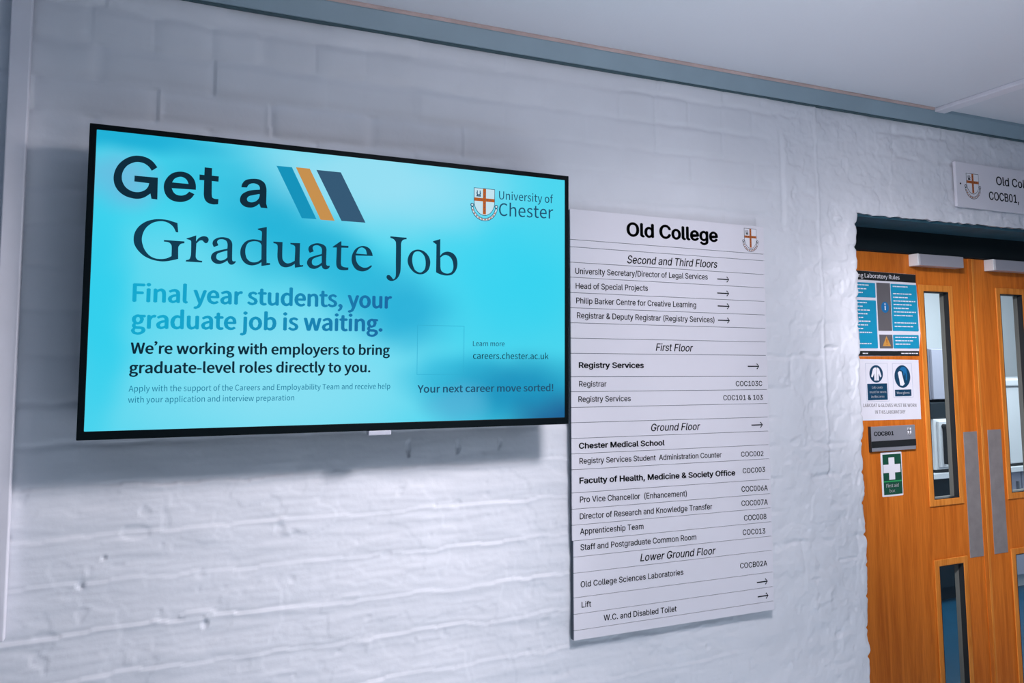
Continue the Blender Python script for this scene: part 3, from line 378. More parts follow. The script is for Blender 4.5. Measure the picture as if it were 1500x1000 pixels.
def obj(name, geos, mats, parent=None, bevel=0.0, origin=None):
    """ONE mesh object out of several shapes; geos is a list of geo or (geo, material index)"""
    if not isinstance(mats, (list, tuple)):
        mats = [mats]
    V, F, MI = [], [], []
    for g in geos:
        if isinstance(g[1], int):
            g, mi = g
        else:
            mi = 0
        b = len(V)
        V += [tuple(v) for v in g[0]]
        F += [tuple(i + b for i in f) for f in g[1]]
        MI += [mi] * len(g[1])
    if origin is not None:
        V = [(v[0] - origin[0], v[1] - origin[1], v[2] - origin[2]) for v in V]
    me = bpy.data.meshes.new(name)
    me.from_pydata(V, [], F)
    for m in mats:
        me.materials.append(m)
    me.polygons.foreach_set('material_index', MI)
    bm = bmesh.new()
    bm.from_mesh(me)
    bmesh.ops.recalc_face_normals(bm, faces=bm.faces)
    bm.to_mesh(me)
    bm.free()
    me.update()
    o = bpy.data.objects.new(name, me)
    COL.objects.link(o)
    if parent is not None:
        o.parent = parent
    if origin is not None:
        o.location = origin
    if bevel:
        m = o.modifiers.new('bevel', 'BEVEL')
        m.width = bevel
        m.segments = 2
        m.limit_method = 'ANGLE'
    return o

def tag(o, label, cat, group=None):
    o['label'] = label
    o['category'] = cat
    if group:
        o['group'] = group
    return o

def thing(name, label, cat, loc, rot=(0, 0, 0), group=None):
    o = bpy.data.objects.new(name, None)
    o.empty_display_size = 0.05
    COL.objects.link(o)
    o.location = loc
    o.rotation_euler = rot
    return tag(o, label, cat, group)

def struct(o):
    o['kind'] = 'structure'
    return o

def rect(x0, x1, z0, z1):
    return [(x0, z0), (x1, z0), (x1, z1), (x0, z1)]

def ring(cx, cz, rx, rz, n=40):
    return [(cx + rx * math.cos(2 * math.pi * i / n), cz + rz * math.sin(2 * math.pi * i / n)) for i in range(n)]

def round_rect(x0, x1, z0, z1, r, n=5):
    out = []
    for cx, cz, a0 in ((x1 - r, z1 - r, 0), (x0 + r, z1 - r, 90), (x0 + r, z0 + r, 180), (x1 - r, z0 + r, 270)):
        for i in range(n + 1):
            a = math.radians(a0 + 90 * i / n)
            out.append((cx + r * math.cos(a), cz + r * math.sin(a)))
    return out

# ------------------------------------------------------------------ materials
def srgb(r, g, b):
    f = lambda c: c / 255 / 12.92 if c / 255 <= 0.04045 else ((c / 255 + 0.055) / 1.055) ** 2.4
    return (f(r), f(g), f(b), 1.0)

def mat(name, color, rough=0.5, metal=0.0, spec=0.5, bump=0.0, bump_scale=60.0, vary=0.0, vary_scale=8.0):
    m = bpy.data.materials.new(name)
    m.use_nodes = True
    nt = m.node_tree
    p = nt.nodes['Principled BSDF']
    p.inputs['Base Color'].default_value = color
    p.inputs['Roughness'].default_value = rough
    p.inputs['Metallic'].default_value = metal
    p.inputs['Specular IOR Level'].default_value = spec
    tc = nt.nodes.new('ShaderNodeTexCoord')
    if vary:
        n = nt.nodes.new('ShaderNodeTexNoise')
        n.inputs['Scale'].default_value = vary_scale
        n.inputs['Detail'].default_value = 5
        r = nt.nodes.new('ShaderNodeMapRange')
        r.inputs['From Min'].default_value = 0.3
        r.inputs['From Max'].default_value = 0.7
        mx = nt.nodes.new('ShaderNodeMix')
        mx.data_type = 'RGBA'
        mx.inputs[6].default_value = tuple(c * (1 - vary) for c in color[:3]) + (1,)
        mx.inputs[7].default_value = tuple(min(1, c * (1 + vary)) for c in color[:3]) + (1,)
        nt.links.new(tc.outputs['Object'], n.inputs['Vector'])
        nt.links.new(n.outputs['Fac'], r.inputs['Value'])
        nt.links.new(r.outputs['Result'], mx.inputs[0])
        nt.links.new(mx.outputs[2], p.inputs['Base Color'])
    if bump:
        n = nt.nodes.new('ShaderNodeTexNoise')
        n.inputs['Scale'].default_value = bump_scale
        n.inputs['Detail'].default_value = 6
        b = nt.nodes.new('ShaderNodeBump')
        b.inputs['Strength'].default_value = bump
        b.inputs['Distance'].default_value = 0.002
        nt.links.new(tc.outputs['Object'], n.inputs['Vector'])
        nt.links.new(n.outputs['Fac'], b.inputs['Height'])
        nt.links.new(b.outputs['Normal'], p.inputs['Normal'])
    return m

def emit(name, color, strength=1.0):
    m = bpy.data.materials.new(name)
    m.use_nodes = True
    p = m.node_tree.nodes['Principled BSDF']
    p.inputs['Base Color'].default_value = (0.004, 0.004, 0.005, 1)
    p.inputs['Roughness'].default_value = 0.5
    p.inputs['Specular IOR Level'].default_value = 0.0
    p.inputs['Emission Color'].default_value = color
    p.inputs['Emission Strength'].default_value = strength
    return m

def wood(name, dark, light, scale=1.0):
    m = bpy.data.materials.new(name)
    m.use_nodes = True
    nt = m.node_tree
    p = nt.nodes['Principled BSDF']
    p.inputs['Roughness'].default_value = 0.5
    p.inputs['Specular IOR Level'].default_value = 0.2
    tc = nt.nodes.new('ShaderNodeTexCoord')
    mp = nt.nodes.new('ShaderNodeMapping')
    mp.inputs['Scale'].default_value = (9 * scale, 9 * scale, 0.55 * scale)
    n1 = nt.nodes.new('ShaderNodeTexNoise')
    n1.inputs['Scale'].default_value = 3.0
    n1.inputs['Detail'].default_value = 6
    n1.inputs['Roughness'].default_value = 0.65
    n1.inputs['Distortion'].default_value = 0.9
    mp2 = nt.nodes.new('ShaderNodeMapping')
    mp2.inputs['Scale'].default_value = (160 * scale, 160 * scale, 5 * scale)
    n2 = nt.nodes.new('ShaderNodeTexNoise')
    n2.inputs['Scale'].default_value = 2.0
    n2.inputs['Detail'].default_value = 3
    add = nt.nodes.new('ShaderNodeMath')
    add.operation = 'MULTIPLY_ADD'
    add.inputs[1].default_value = 0.45
    rr = nt.nodes.new('ShaderNodeValToRGB')
    rr.color_ramp.elements[0].position = 0.55
    rr.color_ramp.elements[0].color = dark
    rr.color_ramp.elements[1].position = 0.88
    rr.color_ramp.elements[1].color = light
    nt.links.new(tc.outputs['Object'], mp.inputs['Vector'])
    nt.links.new(mp.outputs['Vector'], n1.inputs['Vector'])
    nt.links.new(tc.outputs['Object'], mp2.inputs['Vector'])
    nt.links.new(mp2.outputs['Vector'], n2.inputs['Vector'])
    nt.links.new(n2.outputs['Fac'], add.inputs[0])
    nt.links.new(n1.outputs['Fac'], add.inputs[2])
    nt.links.new(add.outputs['Value'], rr.inputs['Fac'])
    nt.links.new(rr.outputs['Color'], p.inputs['Base Color'])
    return m

def glass(name):
    m = bpy.data.materials.new(name)
    m.use_nodes = True
    nt = m.node_tree
    nt.nodes.clear()
    out = nt.nodes.new('ShaderNodeOutputMaterial')
    mix = nt.nodes.new('ShaderNodeMixShader')
    fr = nt.nodes.new('ShaderNodeFresnel')
    fr.inputs['IOR'].default_value = 1.45
    tr = nt.nodes.new('ShaderNodeBsdfTransparent')
    tr.inputs['Color'].default_value = (0.90, 0.96, 0.97, 1)
    gl = nt.nodes.new('ShaderNodeBsdfGlossy')
    gl.inputs['Roughness'].default_value = 0.02
    ge = nt.nodes.new('ShaderNodeNewGeometry')
    front = nt.nodes.new('ShaderNodeMath')
    front.operation = 'SUBTRACT'
    front.inputs[0].default_value = 1.0
    mul = nt.nodes.new('ShaderNodeMath')
    mul.operation = 'MULTIPLY'
    nt.links.new(ge.outputs['Backfacing'], front.inputs[1])
    nt.links.new(fr.outputs[0], mul.inputs[0])
    nt.links.new(front.outputs[0], mul.inputs[1])
    nt.links.new(mul.outputs[0], mix.inputs[0])
    nt.links.new(tr.outputs[0], mix.inputs[1])
    nt.links.new(gl.outputs[0], mix.inputs[2])
    nt.links.new(mix.outputs[0], out.inputs['Surface'])
    return m

def screen_material():
    """the picture's own cyan wash of lighter and darker patches, as shown on the display"""
    m = bpy.data.materials.new('display_picture')
    m.use_nodes = True
    nt = m.node_tree
    p = nt.nodes['Principled BSDF']
    p.inputs['Base Color'].default_value = (0.004, 0.004, 0.005, 1)
    p.inputs['Roughness'].default_value = 0.35
    p.inputs['Specular IOR Level'].default_value = 0.15
    tc = nt.nodes.new('ShaderNodeTexCoord')
    ns = nt.nodes.new('ShaderNodeTexNoise')
    ns.inputs['Scale'].default_value = 4.0
    wob = nt.nodes.new('ShaderNodeVectorMath')
    wob.operation = 'MULTIPLY_ADD'
    wob.inputs[1].default_value = (0.10, 0.0, 0.10)
    off = nt.nodes.new('ShaderNodeVectorMath')
    off.operation = 'ADD'
    off.inputs[1].default_value = (-0.05, 0, -0.05)
    nt.links.new(tc.outputs['Object'], ns.inputs['Vector'])
    nt.links.new(ns.outputs['Color'], wob.inputs[0])
    nt.links.new(tc.outputs['Object'], wob.inputs[2])
    nt.links.new(wob.outputs[0], off.inputs[0])
    prev = nt.nodes.new('ShaderNodeRGB')
    prev.outputs[0].default_value = srgb(70, 212, 237)
    cur = prev.outputs[0]
    # centre x, z (from the picture's top-left), radii, colour
    for cx, cz, rx, rz, c, a in SCREEN_BLOBS:
        mp = nt.nodes.new('ShaderNodeVectorMath')
        mp.operation = 'SUBTRACT'
        mp.inputs[1].default_value = (cx - SW / 2, 0, cz + SH / 2)
        s = nt.nodes.new('ShaderNodeVectorMath')
        s.operation = 'MULTIPLY'
        s.inputs[1].default_value = (1 / rx, 0, 1 / rz)
        ln = nt.nodes.new('ShaderNodeVectorMath')
        ln.operation = 'LENGTH'
        mr = nt.nodes.new('ShaderNodeMapRange')
        mr.interpolation_type = 'SMOOTHSTEP'
        mr.inputs['From Min'].default_value = 1.0
        mr.inputs['From Max'].default_value = 0.15
        mr.inputs['To Max'].default_value = a
        mx = nt.nodes.new('ShaderNodeMix')
        mx.data_type = 'RGBA'
        mx.inputs[7].default_value = srgb(*c)
        nt.links.new(off.outputs[0], mp.inputs[0])
        nt.links.new(mp.outputs[0], s.inputs[0])
        nt.links.new(s.outputs[0], ln.inputs[0])
        nt.links.new(ln.outputs['Value'], mr.inputs['Value'])
        nt.links.new(mr.outputs['Result'], mx.inputs[0])
        nt.links.new(cur, mx.inputs[6])
        cur = mx.outputs[2]
    nt.links.new(cur, p.inputs['Emission Color'])
    p.inputs['Emission Strength'].default_value = 1.0
    return m

SW, SH = 1.191, 0.670
SCREEN_BLOBS = [
    (0.42, -0.56, 0.55, 0.32, (132, 222, 242), 1.0),
    (0.62, -0.05, 0.52, 0.19, (146, 221, 241), 1.0),
    (0.20, -0.30, 0.24, 0.15, (104, 216, 238), 0.8),
    (0.26, -0.07, 0.22, 0.13, (40, 192, 224), 0.8),
    (0.36, -0.18, 0.19, 0.14, (20, 176, 214), 0.85),
    (0.48, -0.25, 0.21, 0.13, (20, 176, 214), 0.85),
    (0.60, -0.31, 0.19, 0.13, (22, 180, 217), 0.85),
    (0.73, -0.38, 0.20, 0.13, (18, 174, 214), 0.95),
    (0.05, -0.10, 0.12, 0.10, (108, 186, 222), 0.9),
    (0.06, -0.00, 0.32, 0.05, (18, 172, 212), 0.9),
    (1.02, -0.28, 0.33, 0.24, (46, 209, 238), 1.0),
    (0.86, -0.55, 0.22, 0.10, (30, 184, 220), 0.7),
    (1.05, -0.60, 0.34, 0.15, (14, 144, 188), 0.95),
    (1.17, -0.68, 0.20, 0.10, (24, 100, 152), 1.0),
    (0.86, -0.63, 0.12, 0.08, (80, 176, 214), 0.7),
    (0.02, -0.40, 0.09, 0.40, (44, 206, 236), 0.9),
]

M = {}
M['wall'] = mat('painted_brick', (0.74, 0.76, 0.82, 1), 0.55, spec=0.3, bump=0.18, bump_scale=90, vary=0.03, vary_scale=5)
M['ceiling'] = mat('ceiling_paint', (0.72, 0.74, 0.80, 1), 0.8, spec=0.2, bump=0.15, bump_scale=140)
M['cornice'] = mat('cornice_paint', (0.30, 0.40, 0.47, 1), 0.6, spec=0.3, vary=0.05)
M['gap'] = mat('shadow_gap_dark', (0.06, 0.11, 0.13, 1), 0.8)  # dark colour stands for the shadow line below the cornice
M['soffit_shade'] = mat('soffit_shade_dark', (0.035, 0.10, 0.14, 1), 0.6, spec=0.2, vary=0.2, vary_scale=14)  # dark colour stands for the shade on the soffit
M['bead'] = mat('bare_wood_bead', (0.56, 0.42, 0.40, 1), 0.6, vary=0.15, vary_scale=12)
M['floor'] = mat('blue_grey_vinyl', (0.50, 0.59, 0.64, 1), 0.5, vary=0.08)
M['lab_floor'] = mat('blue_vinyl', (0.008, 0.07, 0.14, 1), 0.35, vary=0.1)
M['lab_wall'] = mat('lab_white_paint', (0.80, 0.83, 0.86, 1), 0.6)
M['trunking'] = mat('trunking_paint', (0.78, 0.77, 0.84, 1), 0.45, vary=0.04)
M['bezel'] = mat('black_plastic', (0.002, 0.005, 0.007, 1), 0.5, spec=0.08)
M['sensor'] = mat('grey_plastic', (0.48, 0.50, 0.58, 1), 0.4)
M['steel'] = mat('dull_steel', (0.35, 0.37, 0.40, 1), 0.4, metal=0.8)
M['panel'] = mat('silver_sign_panel', (0.76, 0.75, 0.82, 1), 0.38, spec=0.35, vary=0.02, vary_scale=3)
M['panel_back'] = mat('sign_backing', (0.05, 0.07, 0.10, 1), 0.6)
M['ink'] = mat('black_ink', (0.006, 0.010, 0.014, 1), 0.6, spec=0.2)
M['white_ink'] = mat('white_ink', (0.80, 0.80, 0.86, 1), 0.6)
M['crest_red'] = mat('crest_orange_brown', srgb(178, 92, 32), 0.6)
M['wood'] = wood('oak_veneer', (0.48, 0.110, 0.009, 1), (0.70, 0.195, 0.022, 1))
M['wood_bead'] = wood('oak_bead', (0.54, 0.155, 0.016, 1), (0.74, 0.27, 0.045, 1), 1.6)
M['head'] = mat('black_frame_head', (0.008, 0.014, 0.018, 1), 0.6, spec=0.2)
M['alu'] = mat('brushed_aluminium', (0.62, 0.60, 0.66, 1), 0.38, metal=0.55, bump=0.05, bump_scale=200)
M['plate'] = mat('finger_plate_metal', (0.30, 0.275, 0.275, 1), 0.42, metal=0.25, vary=0.12, vary_scale=20)
M['gasket'] = mat('black_gasket', (0.01, 0.012, 0.014, 1), 0.6)
M['channel'] = mat('grey_glazing_channel', (0.20, 0.17, 0.15, 1), 0.5)
M['glass'] = glass('clear_glass')
M['paper'] = mat('white_paper', (0.76, 0.76, 0.84, 1), 0.6, vary=0.02)
M['teal'] = mat('teal_print', srgb(20, 150, 190), 0.5)
M['grey'] = mat('grey_print', srgb(100, 98, 102), 0.5)
M['navy'] = mat('navy_print', srgb(12, 62, 92), 0.5)
M['blue'] = mat('blue_print', srgb(24, 108, 165), 0.5)
M['amber'] = mat('amber_print', srgb(205, 150, 70), 0.5)
M['green'] = mat('green_print', srgb(22, 78, 58), 0.45)
M['lgreen'] = mat('light_green_print', srgb(50, 165, 95), 0.45)
M['silver'] = mat('silver_plate', (0.36, 0.37, 0.42, 1), 0.4, metal=0.4)
M['instrument'] = mat('white_instrument', (0.74, 0.76, 0.80, 1), 0.4)
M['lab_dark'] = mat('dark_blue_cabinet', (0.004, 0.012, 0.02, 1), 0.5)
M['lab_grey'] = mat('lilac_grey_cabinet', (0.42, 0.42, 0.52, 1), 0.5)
M['lab_green'] = mat('dark_green_plastic', (0.02, 0.07, 0.05, 1), 0.5)
M['display'] = screen_material()
M['d_navy'] = emit('display_navy', srgb(12, 58, 80))
M['d_black'] = emit('display_near_black', srgb(10, 42, 58))
M['d_blue'] = emit('display_blue_letters', srgb(20, 148, 192))
nt_ = M['d_blue'].node_tree
co_ = nt_.nodes.new('ShaderNodeTexCoord')
sp_ = nt_.nodes.new('ShaderNodeSeparateXYZ')
ra_ = nt_.nodes.new('ShaderNodeMapRange')
ra_.inputs['From Min'].default_value = -0.45
ra_.inputs['From Max'].default_value = 0.08
mi_ = nt_.nodes.new('ShaderNodeMix')
mi_.data_type = 'RGBA'
mi_.inputs[6].default_value = srgb(20, 168, 206)
mi_.inputs[7].default_value = srgb(26, 104, 160)
nt_.links.new(co_.outputs['Object'], sp_.inputs[0])
nt_.links.new(sp_.outputs['X'], ra_.inputs['Value'])
nt_.links.new(ra_.outputs['Result'], mi_.inputs[0])
nt_.links.new(mi_.outputs[2], nt_.nodes['Principled BSDF'].inputs['Emission Color'])
M['d_small'] = emit('display_small_letters', srgb(22, 118, 152))
M['d_slate'] = emit('display_slate_letters', srgb(34, 82, 112))
M['d_teal'] = emit('display_teal_stripe', srgb(16, 146, 186))
M['d_amber'] = emit('display_amber_stripe', srgb(198, 144, 78))
M['d_dark'] = emit('display_dark_stripe', srgb(52, 88, 116))
M['d_white'] = emit('display_white', srgb(196, 226, 238))
M['d_red'] = emit('display_orange_brown', srgb(180, 92, 34))
M['d_pale'] = emit('display_faint_square', srgb(52, 172, 208))

# ------------------------------------------------------------------ the painted brick wall (real relief)
rng = np.random.default_rng(7)
TAB = rng.random((256, 256))
def vnoise(x, z):
    xi, zi = np.floor(x).astype(int), np.floor(z).astype(int)
    fx, fz = x - xi, z - zi
    fx, fz = fx * fx * (3 - 2 * fx), fz * fz * (3 - 2 * fz)
    a, b = TAB[xi % 256, zi % 256], TAB[(xi + 1) % 256, zi % 256]
    c, d = TAB[xi % 256, (zi + 1) % 256], TAB[(xi + 1) % 256, (zi + 1) % 256]
    return (a * (1 - fx) + b * fx) * (1 - fz) + (c * (1 - fx) + d * fx) * fz
def fbm(x, z, o=4):
    s, a, t = 0, 1.0, 0
    for k in range(o):
        s = s + a * vnoise(x * 2 ** k + 17.3 * k, z * 2 ** k + 9.1 * k)
        t += a
        a *= 0.5
    return s / t
def sstep(a, b, v):
    t = np.clip((v - a) / (b - a), 0, 1)
    return t * t * (3 - 2 * t)

COURSES = np.array([-0.1, 0.0, 0.10, 0.20, 0.30, 0.40, 0.50, 0.598, 0.695, 0.800, 0.907, 1.010, 1.118, 1.225, 1.334,
                    1.430, 1.526, 1.636, 1.745, 1.845, 1.945, 2.03, 2.115, 2.205, 2.293, 2.386, 2.478, 2.57, 2.70])
def relief(X, Z):
    low = sstep(1.5, 1.25, Z)
    right = sstep(1.95, 2.15, X)
    calm = sstep(1.50, 1.30, Z) * sstep(2.0, 1.7, X)
    upper = sstep(1.9, 2.2, Z) * sstep(1.6, 0.8, X)
    zz = Z + 0.010 * (fbm(X * 5, Z * 4, 3) - 0.5) + (0.006 + 0.008 * right) * (vnoise(X * 26, Z * 15) - 0.5) + 0.016 * calm * (fbm(X * 11 + 90, Z * 9, 3) - 0.5)
    ci = np.clip(np.searchsorted(COURSES, zz) - 1, 0, len(COURSES) - 2)
    lo, hi = COURSES[ci], COURSES[ci + 1]
    dz = np.minimum(zz - lo, hi - zz)
    off = (ci % 2) * 0.125 + 0.03 * TAB[ci, 11] - 0.02
    xx = X + 0.008 * (fbm(X * 9 + 4, Z * 7, 2) - 0.5) + 0.012 * right * (vnoise(X * 21, Z * 24) - 0.5) - off
    L = np.where(ci % 4 == 1, 0.135, 0.268)
    bi = np.floor(xx / L).astype(int)
    dx = np.minimum(xx - bi * L, (bi + 1) * L - xx)
    gm = sstep(0.36, 0.66, fbm(X * 2.1 + 31, Z * 2.6 + 5, 3))
    gm = np.maximum(gm, 0.9 * upper)
    fade = sstep(0.47, 0.66, fbm(X * 3 + 8, Z * 6 + 61, 3))
    patchy = sstep(0.40, 0.62, fbm(X * 7 + 3, Z * 8 + 50, 3))
    gm = (gm * (0.6 + 0.4 * sstep(1.0, 1.9, X)) + 0.12) * (1 - 0.76 * calm) * (1 - calm * (1 - fade)) * (1 - right * (1 - 0.95 * patchy))
    w = 0.0085 + 0.0075 * upper
    h = -(0.0042 + 0.0050 * upper) * gm * np.exp(-(dz / w) ** 2)
    h += -(0.0034 + 0.0040 * upper) * gm * (1 - 0.75 * calm) * np.exp(-(dx / w) ** 2) * sstep(0.25, 0.75, vnoise(bi * 0.71 + ci * 3.3, ci * 1.7))
    h += (0.0030 + 0.003 * upper) * (1 - 0.85 * calm) * (TAB[bi % 256, ci] - 0.5) * np.clip(dz / 0.014, 0, 1) * np.clip(dx / 0.014, 0, 1)
    h += 0.011 * (fbm(X * 2.3, Z * 2.9, 3) - 0.5)
    # brushed paint: streaks that run along the courses
    h += (0.0044 * low * (1 - 0.6 * right) + 0.0008) * (fbm(X * 4, Z * 30, 4) - 0.5)
    h += 0.0017 * calm * (fbm(X * 14 + 5, Z * 95 + 20, 3) - 0.5)
    h += 0.0030 * (fbm(X * 22, Z * 24, 3) - 0.5) * (0.35 + 1.5 * right + 0.25 * low)
    h += 0.0020 * right * (fbm(X * 60 + 9, Z * 55, 3) - 0.5)
    # old flaking paint: plateaus with an edge of their own
    fl = fbm(X * 8 + 70, Z * 9 + 40, 4)
    h += 0.0019 * sstep(0.535, 0.553, fl) * np.maximum(right, 0.55 * low) - 0.0015 * sstep(0.42, 0.402, fl) * np.maximum(right, 0.4 * low)
    pt = fbm(X * 24 + 11, Z * 26 + 3, 2)
    h += -0.0024 * sstep(0.78, 0.86, pt) * np.maximum(right, 0.8 * low)
    h += 0.0015 * calm * fade * (sstep(0.018, 0.004, np.abs(zz - hi)) - 0.5 * sstep(0.016, 0.004, np.abs(zz - lo)))
    # a thin cable painted over, and the edge of an old filled chase beside it
    xr = 2.285 + 0.006 * (vnoise(Z * 6, Z * 0 + 3.3) - 0.5)
    h += 0.0034 * np.exp(-((X - xr) / 0.0045) ** 2) * sstep(1.2, 1.4, Z) * (0.55 + 0.6 * vnoise(Z * 9, Z * 0 + 8))
    h += -0.0022 * np.exp(-((X - 2.115 - 0.004 * vnoise(Z * 12, Z * 0)) / 0.006) ** 2) * sstep(2.05, 2.12, Z) * sstep(2.46, 2.36, Z)
    h += 0.003 * sstep(2.120, 2.135, X) * sstep(2.200, 2.150, X) * sstep(2.04, 2.12, Z) * sstep(2.40, 2.33, Z)
    h += 0.0012 * calm * (sstep(0.012, 0.003, np.abs(zz - hi)) - 0.5 * sstep(0.012, 0.003, np.abs(zz - lo)))
    # a knocked patch left of centre and a few gouges
    for (px, pz, rx, rz, d) in ((0.104, 1.226, 0.034, 0.016, -0.0020), (0.245, 1.021, 0.036, 0.009, 0.0034), (0.262, 0.996, 0.006, 0.010, -0.004),
                                (0.040, 1.173, 0.004, 0.004, -0.004), (-0.006, 1.115, 0.006, 0.005, -0.004), (0.066, 1.208, 0.03, 0.004, 0.0012),
                                (0.771, 1.392, 0.005, 0.022, -0.006), (0.912, 1.385, 0.004, 0.018, -0.005), (1.038, 1.388, 0.004, 0.016, -0.004),
                                (0.62, 1.02, 0.025, 0.006, 0.0015), (2.20, 0.80, 0.010, 0.012, 0.006), (2.31, 1.665, 0.035, 0.006, -0.005),
                                (2.36, 0.935, 0.05, 0.006, -0.004), (2.38, 2.13, 0.02, 0.008, 0.005)):
        e = ((X - px) / rx) ** 2 + ((Z - pz) / rz) ** 2 + 1.1 * (fbm(X * 60, Z * 60, 2) - 0.5)
        h += d * sstep(1.15, 0.85, e)
    return np.clip(h - 0.001, -0.012, 0.0038)

JX, LZ, RX = 2.472, 2.156, 4.196        # left jamb, soffit, right jamb of the doorway
def jamb_edge(Z):
    nb = np.min(np.abs(Z[..., None] - COURSES), axis=-1)
    return (-0.036 * (2.155 - Z) / 1.645 + 0.010 * (vnoise(Z * 13, Z * 0 + 2) - 0.5) + 0.006 * (vnoise(Z * 45, Z * 0 + 6) - 0.5)
            - 0.009 * np.exp(-(nb / 0.006) ** 2))
def lintel_edge(X):
    return 0.006 * (vnoise(X * 9, X * 0 + 12) - 0.5) + 0.007 * (vnoise(X * 45, X * 0 + 4) - 0.5)

def build_wall():
    xs = np.concatenate([np.linspace(-1.2, -0.34, 8)[:-1], np.linspace(-0.34, JX, 626), np.linspace(JX, 3.55, 241)[1:], np.linspace(3.55, RX, 20)[1:], np.linspace(RX, 5.2, 10)[1:]])
    zs = np.concatenate([np.linspace(0, 0.46, 14)[:-1], np.linspace(0.46, LZ, 378), np.linspace(LZ, 2.62, 104)[1:]])
    iJ, iR, jL = int(np.argmin(abs(xs - JX))), int(np.argmin(abs(xs - RX))), int(np.argmin(abs(zs - LZ)))
    X, Z = np.meshgrid(xs, zs, indexing='ij')
    Y = -relief(X, Z)
    Xo = X + jamb_edge(Z) * np.exp(-np.maximum(0, JX - X) / 0.05) * (X <= JX + 1e-6) * (Z <= LZ + 1e-6)
    Zo = Z + lintel_edge(X) * np.exp(-np.maximum(0, Z - LZ) / 0.03) * (Z >= LZ - 1e-6) * (X >= JX - 1e-6) * (X <= RX + 1e-6)
    # worn, rounded arrises
    Y = Y + 0.006 * np.exp(-np.maximum(0, JX - X) / 0.006) * (X <= JX + 1e-6) * (Z <= LZ + 1e-6)
    Y = Y + 0.004 * np.exp(-np.maximum(0, Z - LZ) / 0.006) * (Z >= LZ - 1e-6) * (X >= JX - 1e-6) * (X <= RX + 1e-6)
    nx, nz = X.shape
    V = np.stack([Xo, Y, Zo], -1).reshape(-1, 3)
    vid = np.arange(nx * nz).reshape(nx, nz)
    keep = np.ones((nx - 1, nz - 1), bool)
    keep[iJ:iR, :jL] = False
    q = np.stack([vid[:-1, :-1], vid[1:, :-1], vid[1:, 1:], vid[:-1, 1:]], -1)[keep]
    Vs, Fs = [V], [q]
    n = len(V)
    D = np.linspace(0, 0.30, 12)[1:]
    def reveal(edge, flip):
        nonlocal n
        m = len(edge)
        base = V[edge]
        rows = [np.array(edge)]
        for d in D:
            p = base.copy()
            p[:, 1] = base[:, 1] * (1 - d / 0.30) + d
            p[:, 0] += (0.004 * (vnoise(p[:, 2] * 20, p[:, 1] * 20 + 5) - 0.5)) * (1 if flip else 0)
            Vs.append(p)
            rows.append(np.arange(n, n + m))
            n += m
        for a, b in zip(rows[:-1], rows[1:]):
            Fs.append(np.stack([a[:-1], b[:-1], b[1:], a[1:]] if flip else [a[:-1], a[1:], b[1:], b[:-1]], -1))
    reveal(vid[iJ, :jL + 1], False)
    reveal(vid[iJ:iR + 1, jL], False)
    reveal(vid[iR, :jL + 1], True)
    V, F = np.concatenate(Vs), np.concatenate(Fs)
    me = bpy.data.meshes.new('wall_back')
    me.vertices.add(len(V))
    me.vertices.foreach_set('co', V.astype(np.float32).ravel())
    me.loops.add(F.size)
    me.loops.foreach_set('vertex_index', F.astype(np.int32).ravel())
    me.polygons.add(len(F))
    me.polygons.foreach_set('loop_start', np.arange(0, F.size, 4, dtype=np.int32))
    me.polygons.foreach_set('use_smooth', np.ones(len(F), bool))
    me.update(calc_edges=True)
    me.validate()
    me.materials.append(M['wall'])
    o = bpy.data.objects.new('wall_back', me)
    COL.objects.link(o)
    return struct(o)

# ------------------------------------------------------------------ the setting
YD = 0.18                                # face of the doors, set back in the wall
build_wall()
struct(obj('floor', [box_geo(-3.0, 9.0, -3.6, 0.30, -0.05, 0.0)], M['floor']))
struct(obj('floor_laboratory', [box_geo(1.2, 9.0, 0.30, 2.6, -0.05, 0.0)], M['lab_floor']))
CZ = 2.588
struct(obj('ceiling', [box_geo(-3.0, 9.0, -3.6, 2.6, CZ, CZ + 0.05)], M['ceiling']))
struct(obj('wall_laboratory', [box_geo(1.2, 9.0, 2.5, 2.6, 0.0, CZ), box_geo(1.2, 1.3, 0.30, 2.5, 0.0, CZ), box_geo(8.9, 9.0, 0.30, 2.5, 0.0, CZ),
                               box_geo(1.2, JX - 0.002, 0.302, 0.32, 0.0, CZ), box_geo(RX + 0.002, 9.0, 0.302, 0.32, 0.0, CZ), box_geo(JX - 0.002, RX + 0.002, 0.302, 0.32, LZ + 0.002, CZ)], M['lab_wall']))

# cornice board: a batten whose face leans towards the floor
def prism_x(profile, x0, x1):
    n = len(profile)
    V = [(x, y, z) for x in (x0, x1) for y, z in profile]
    F = [tuple(range(n)), tuple(range(n, 2 * n))[::-1]] + [(i, n + i, n + (i + 1) % n, (i + 1) % n) for i in range(n)]
    return V, F
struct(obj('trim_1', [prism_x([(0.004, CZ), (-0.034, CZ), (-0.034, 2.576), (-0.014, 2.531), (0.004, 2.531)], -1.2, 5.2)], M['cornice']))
struct(obj('trim_shade_gap', [box_geo(-1.2, 5.2, -0.010, 0.003, 2.5265, 2.531)], M['gap']))  # thin dark strip painting the shadow gap under the cornice
struct(obj('trim_shade_soffit', [box_geo(JX - 0.004, RX, 0.012, YD - 0.012, LZ - 0.010, LZ + 0.002)], M['soffit_shade']))  # plate added to darken the soffit, its shade put into the colour
struct(obj('trim_2', [prism_x([(-0.034, CZ), (-0.041, CZ), (-0.041, 2.583), (-0.036, 2.5785), (-0.034, 2.5785)], -1.2, 2.862)], M['bead'], bevel=0.001))
struct(obj('trim_3', [box_geo(2.866, 2.922, -2.4, -0.034, CZ - 0.016, CZ)], M['trunking'], bevel=0.003))

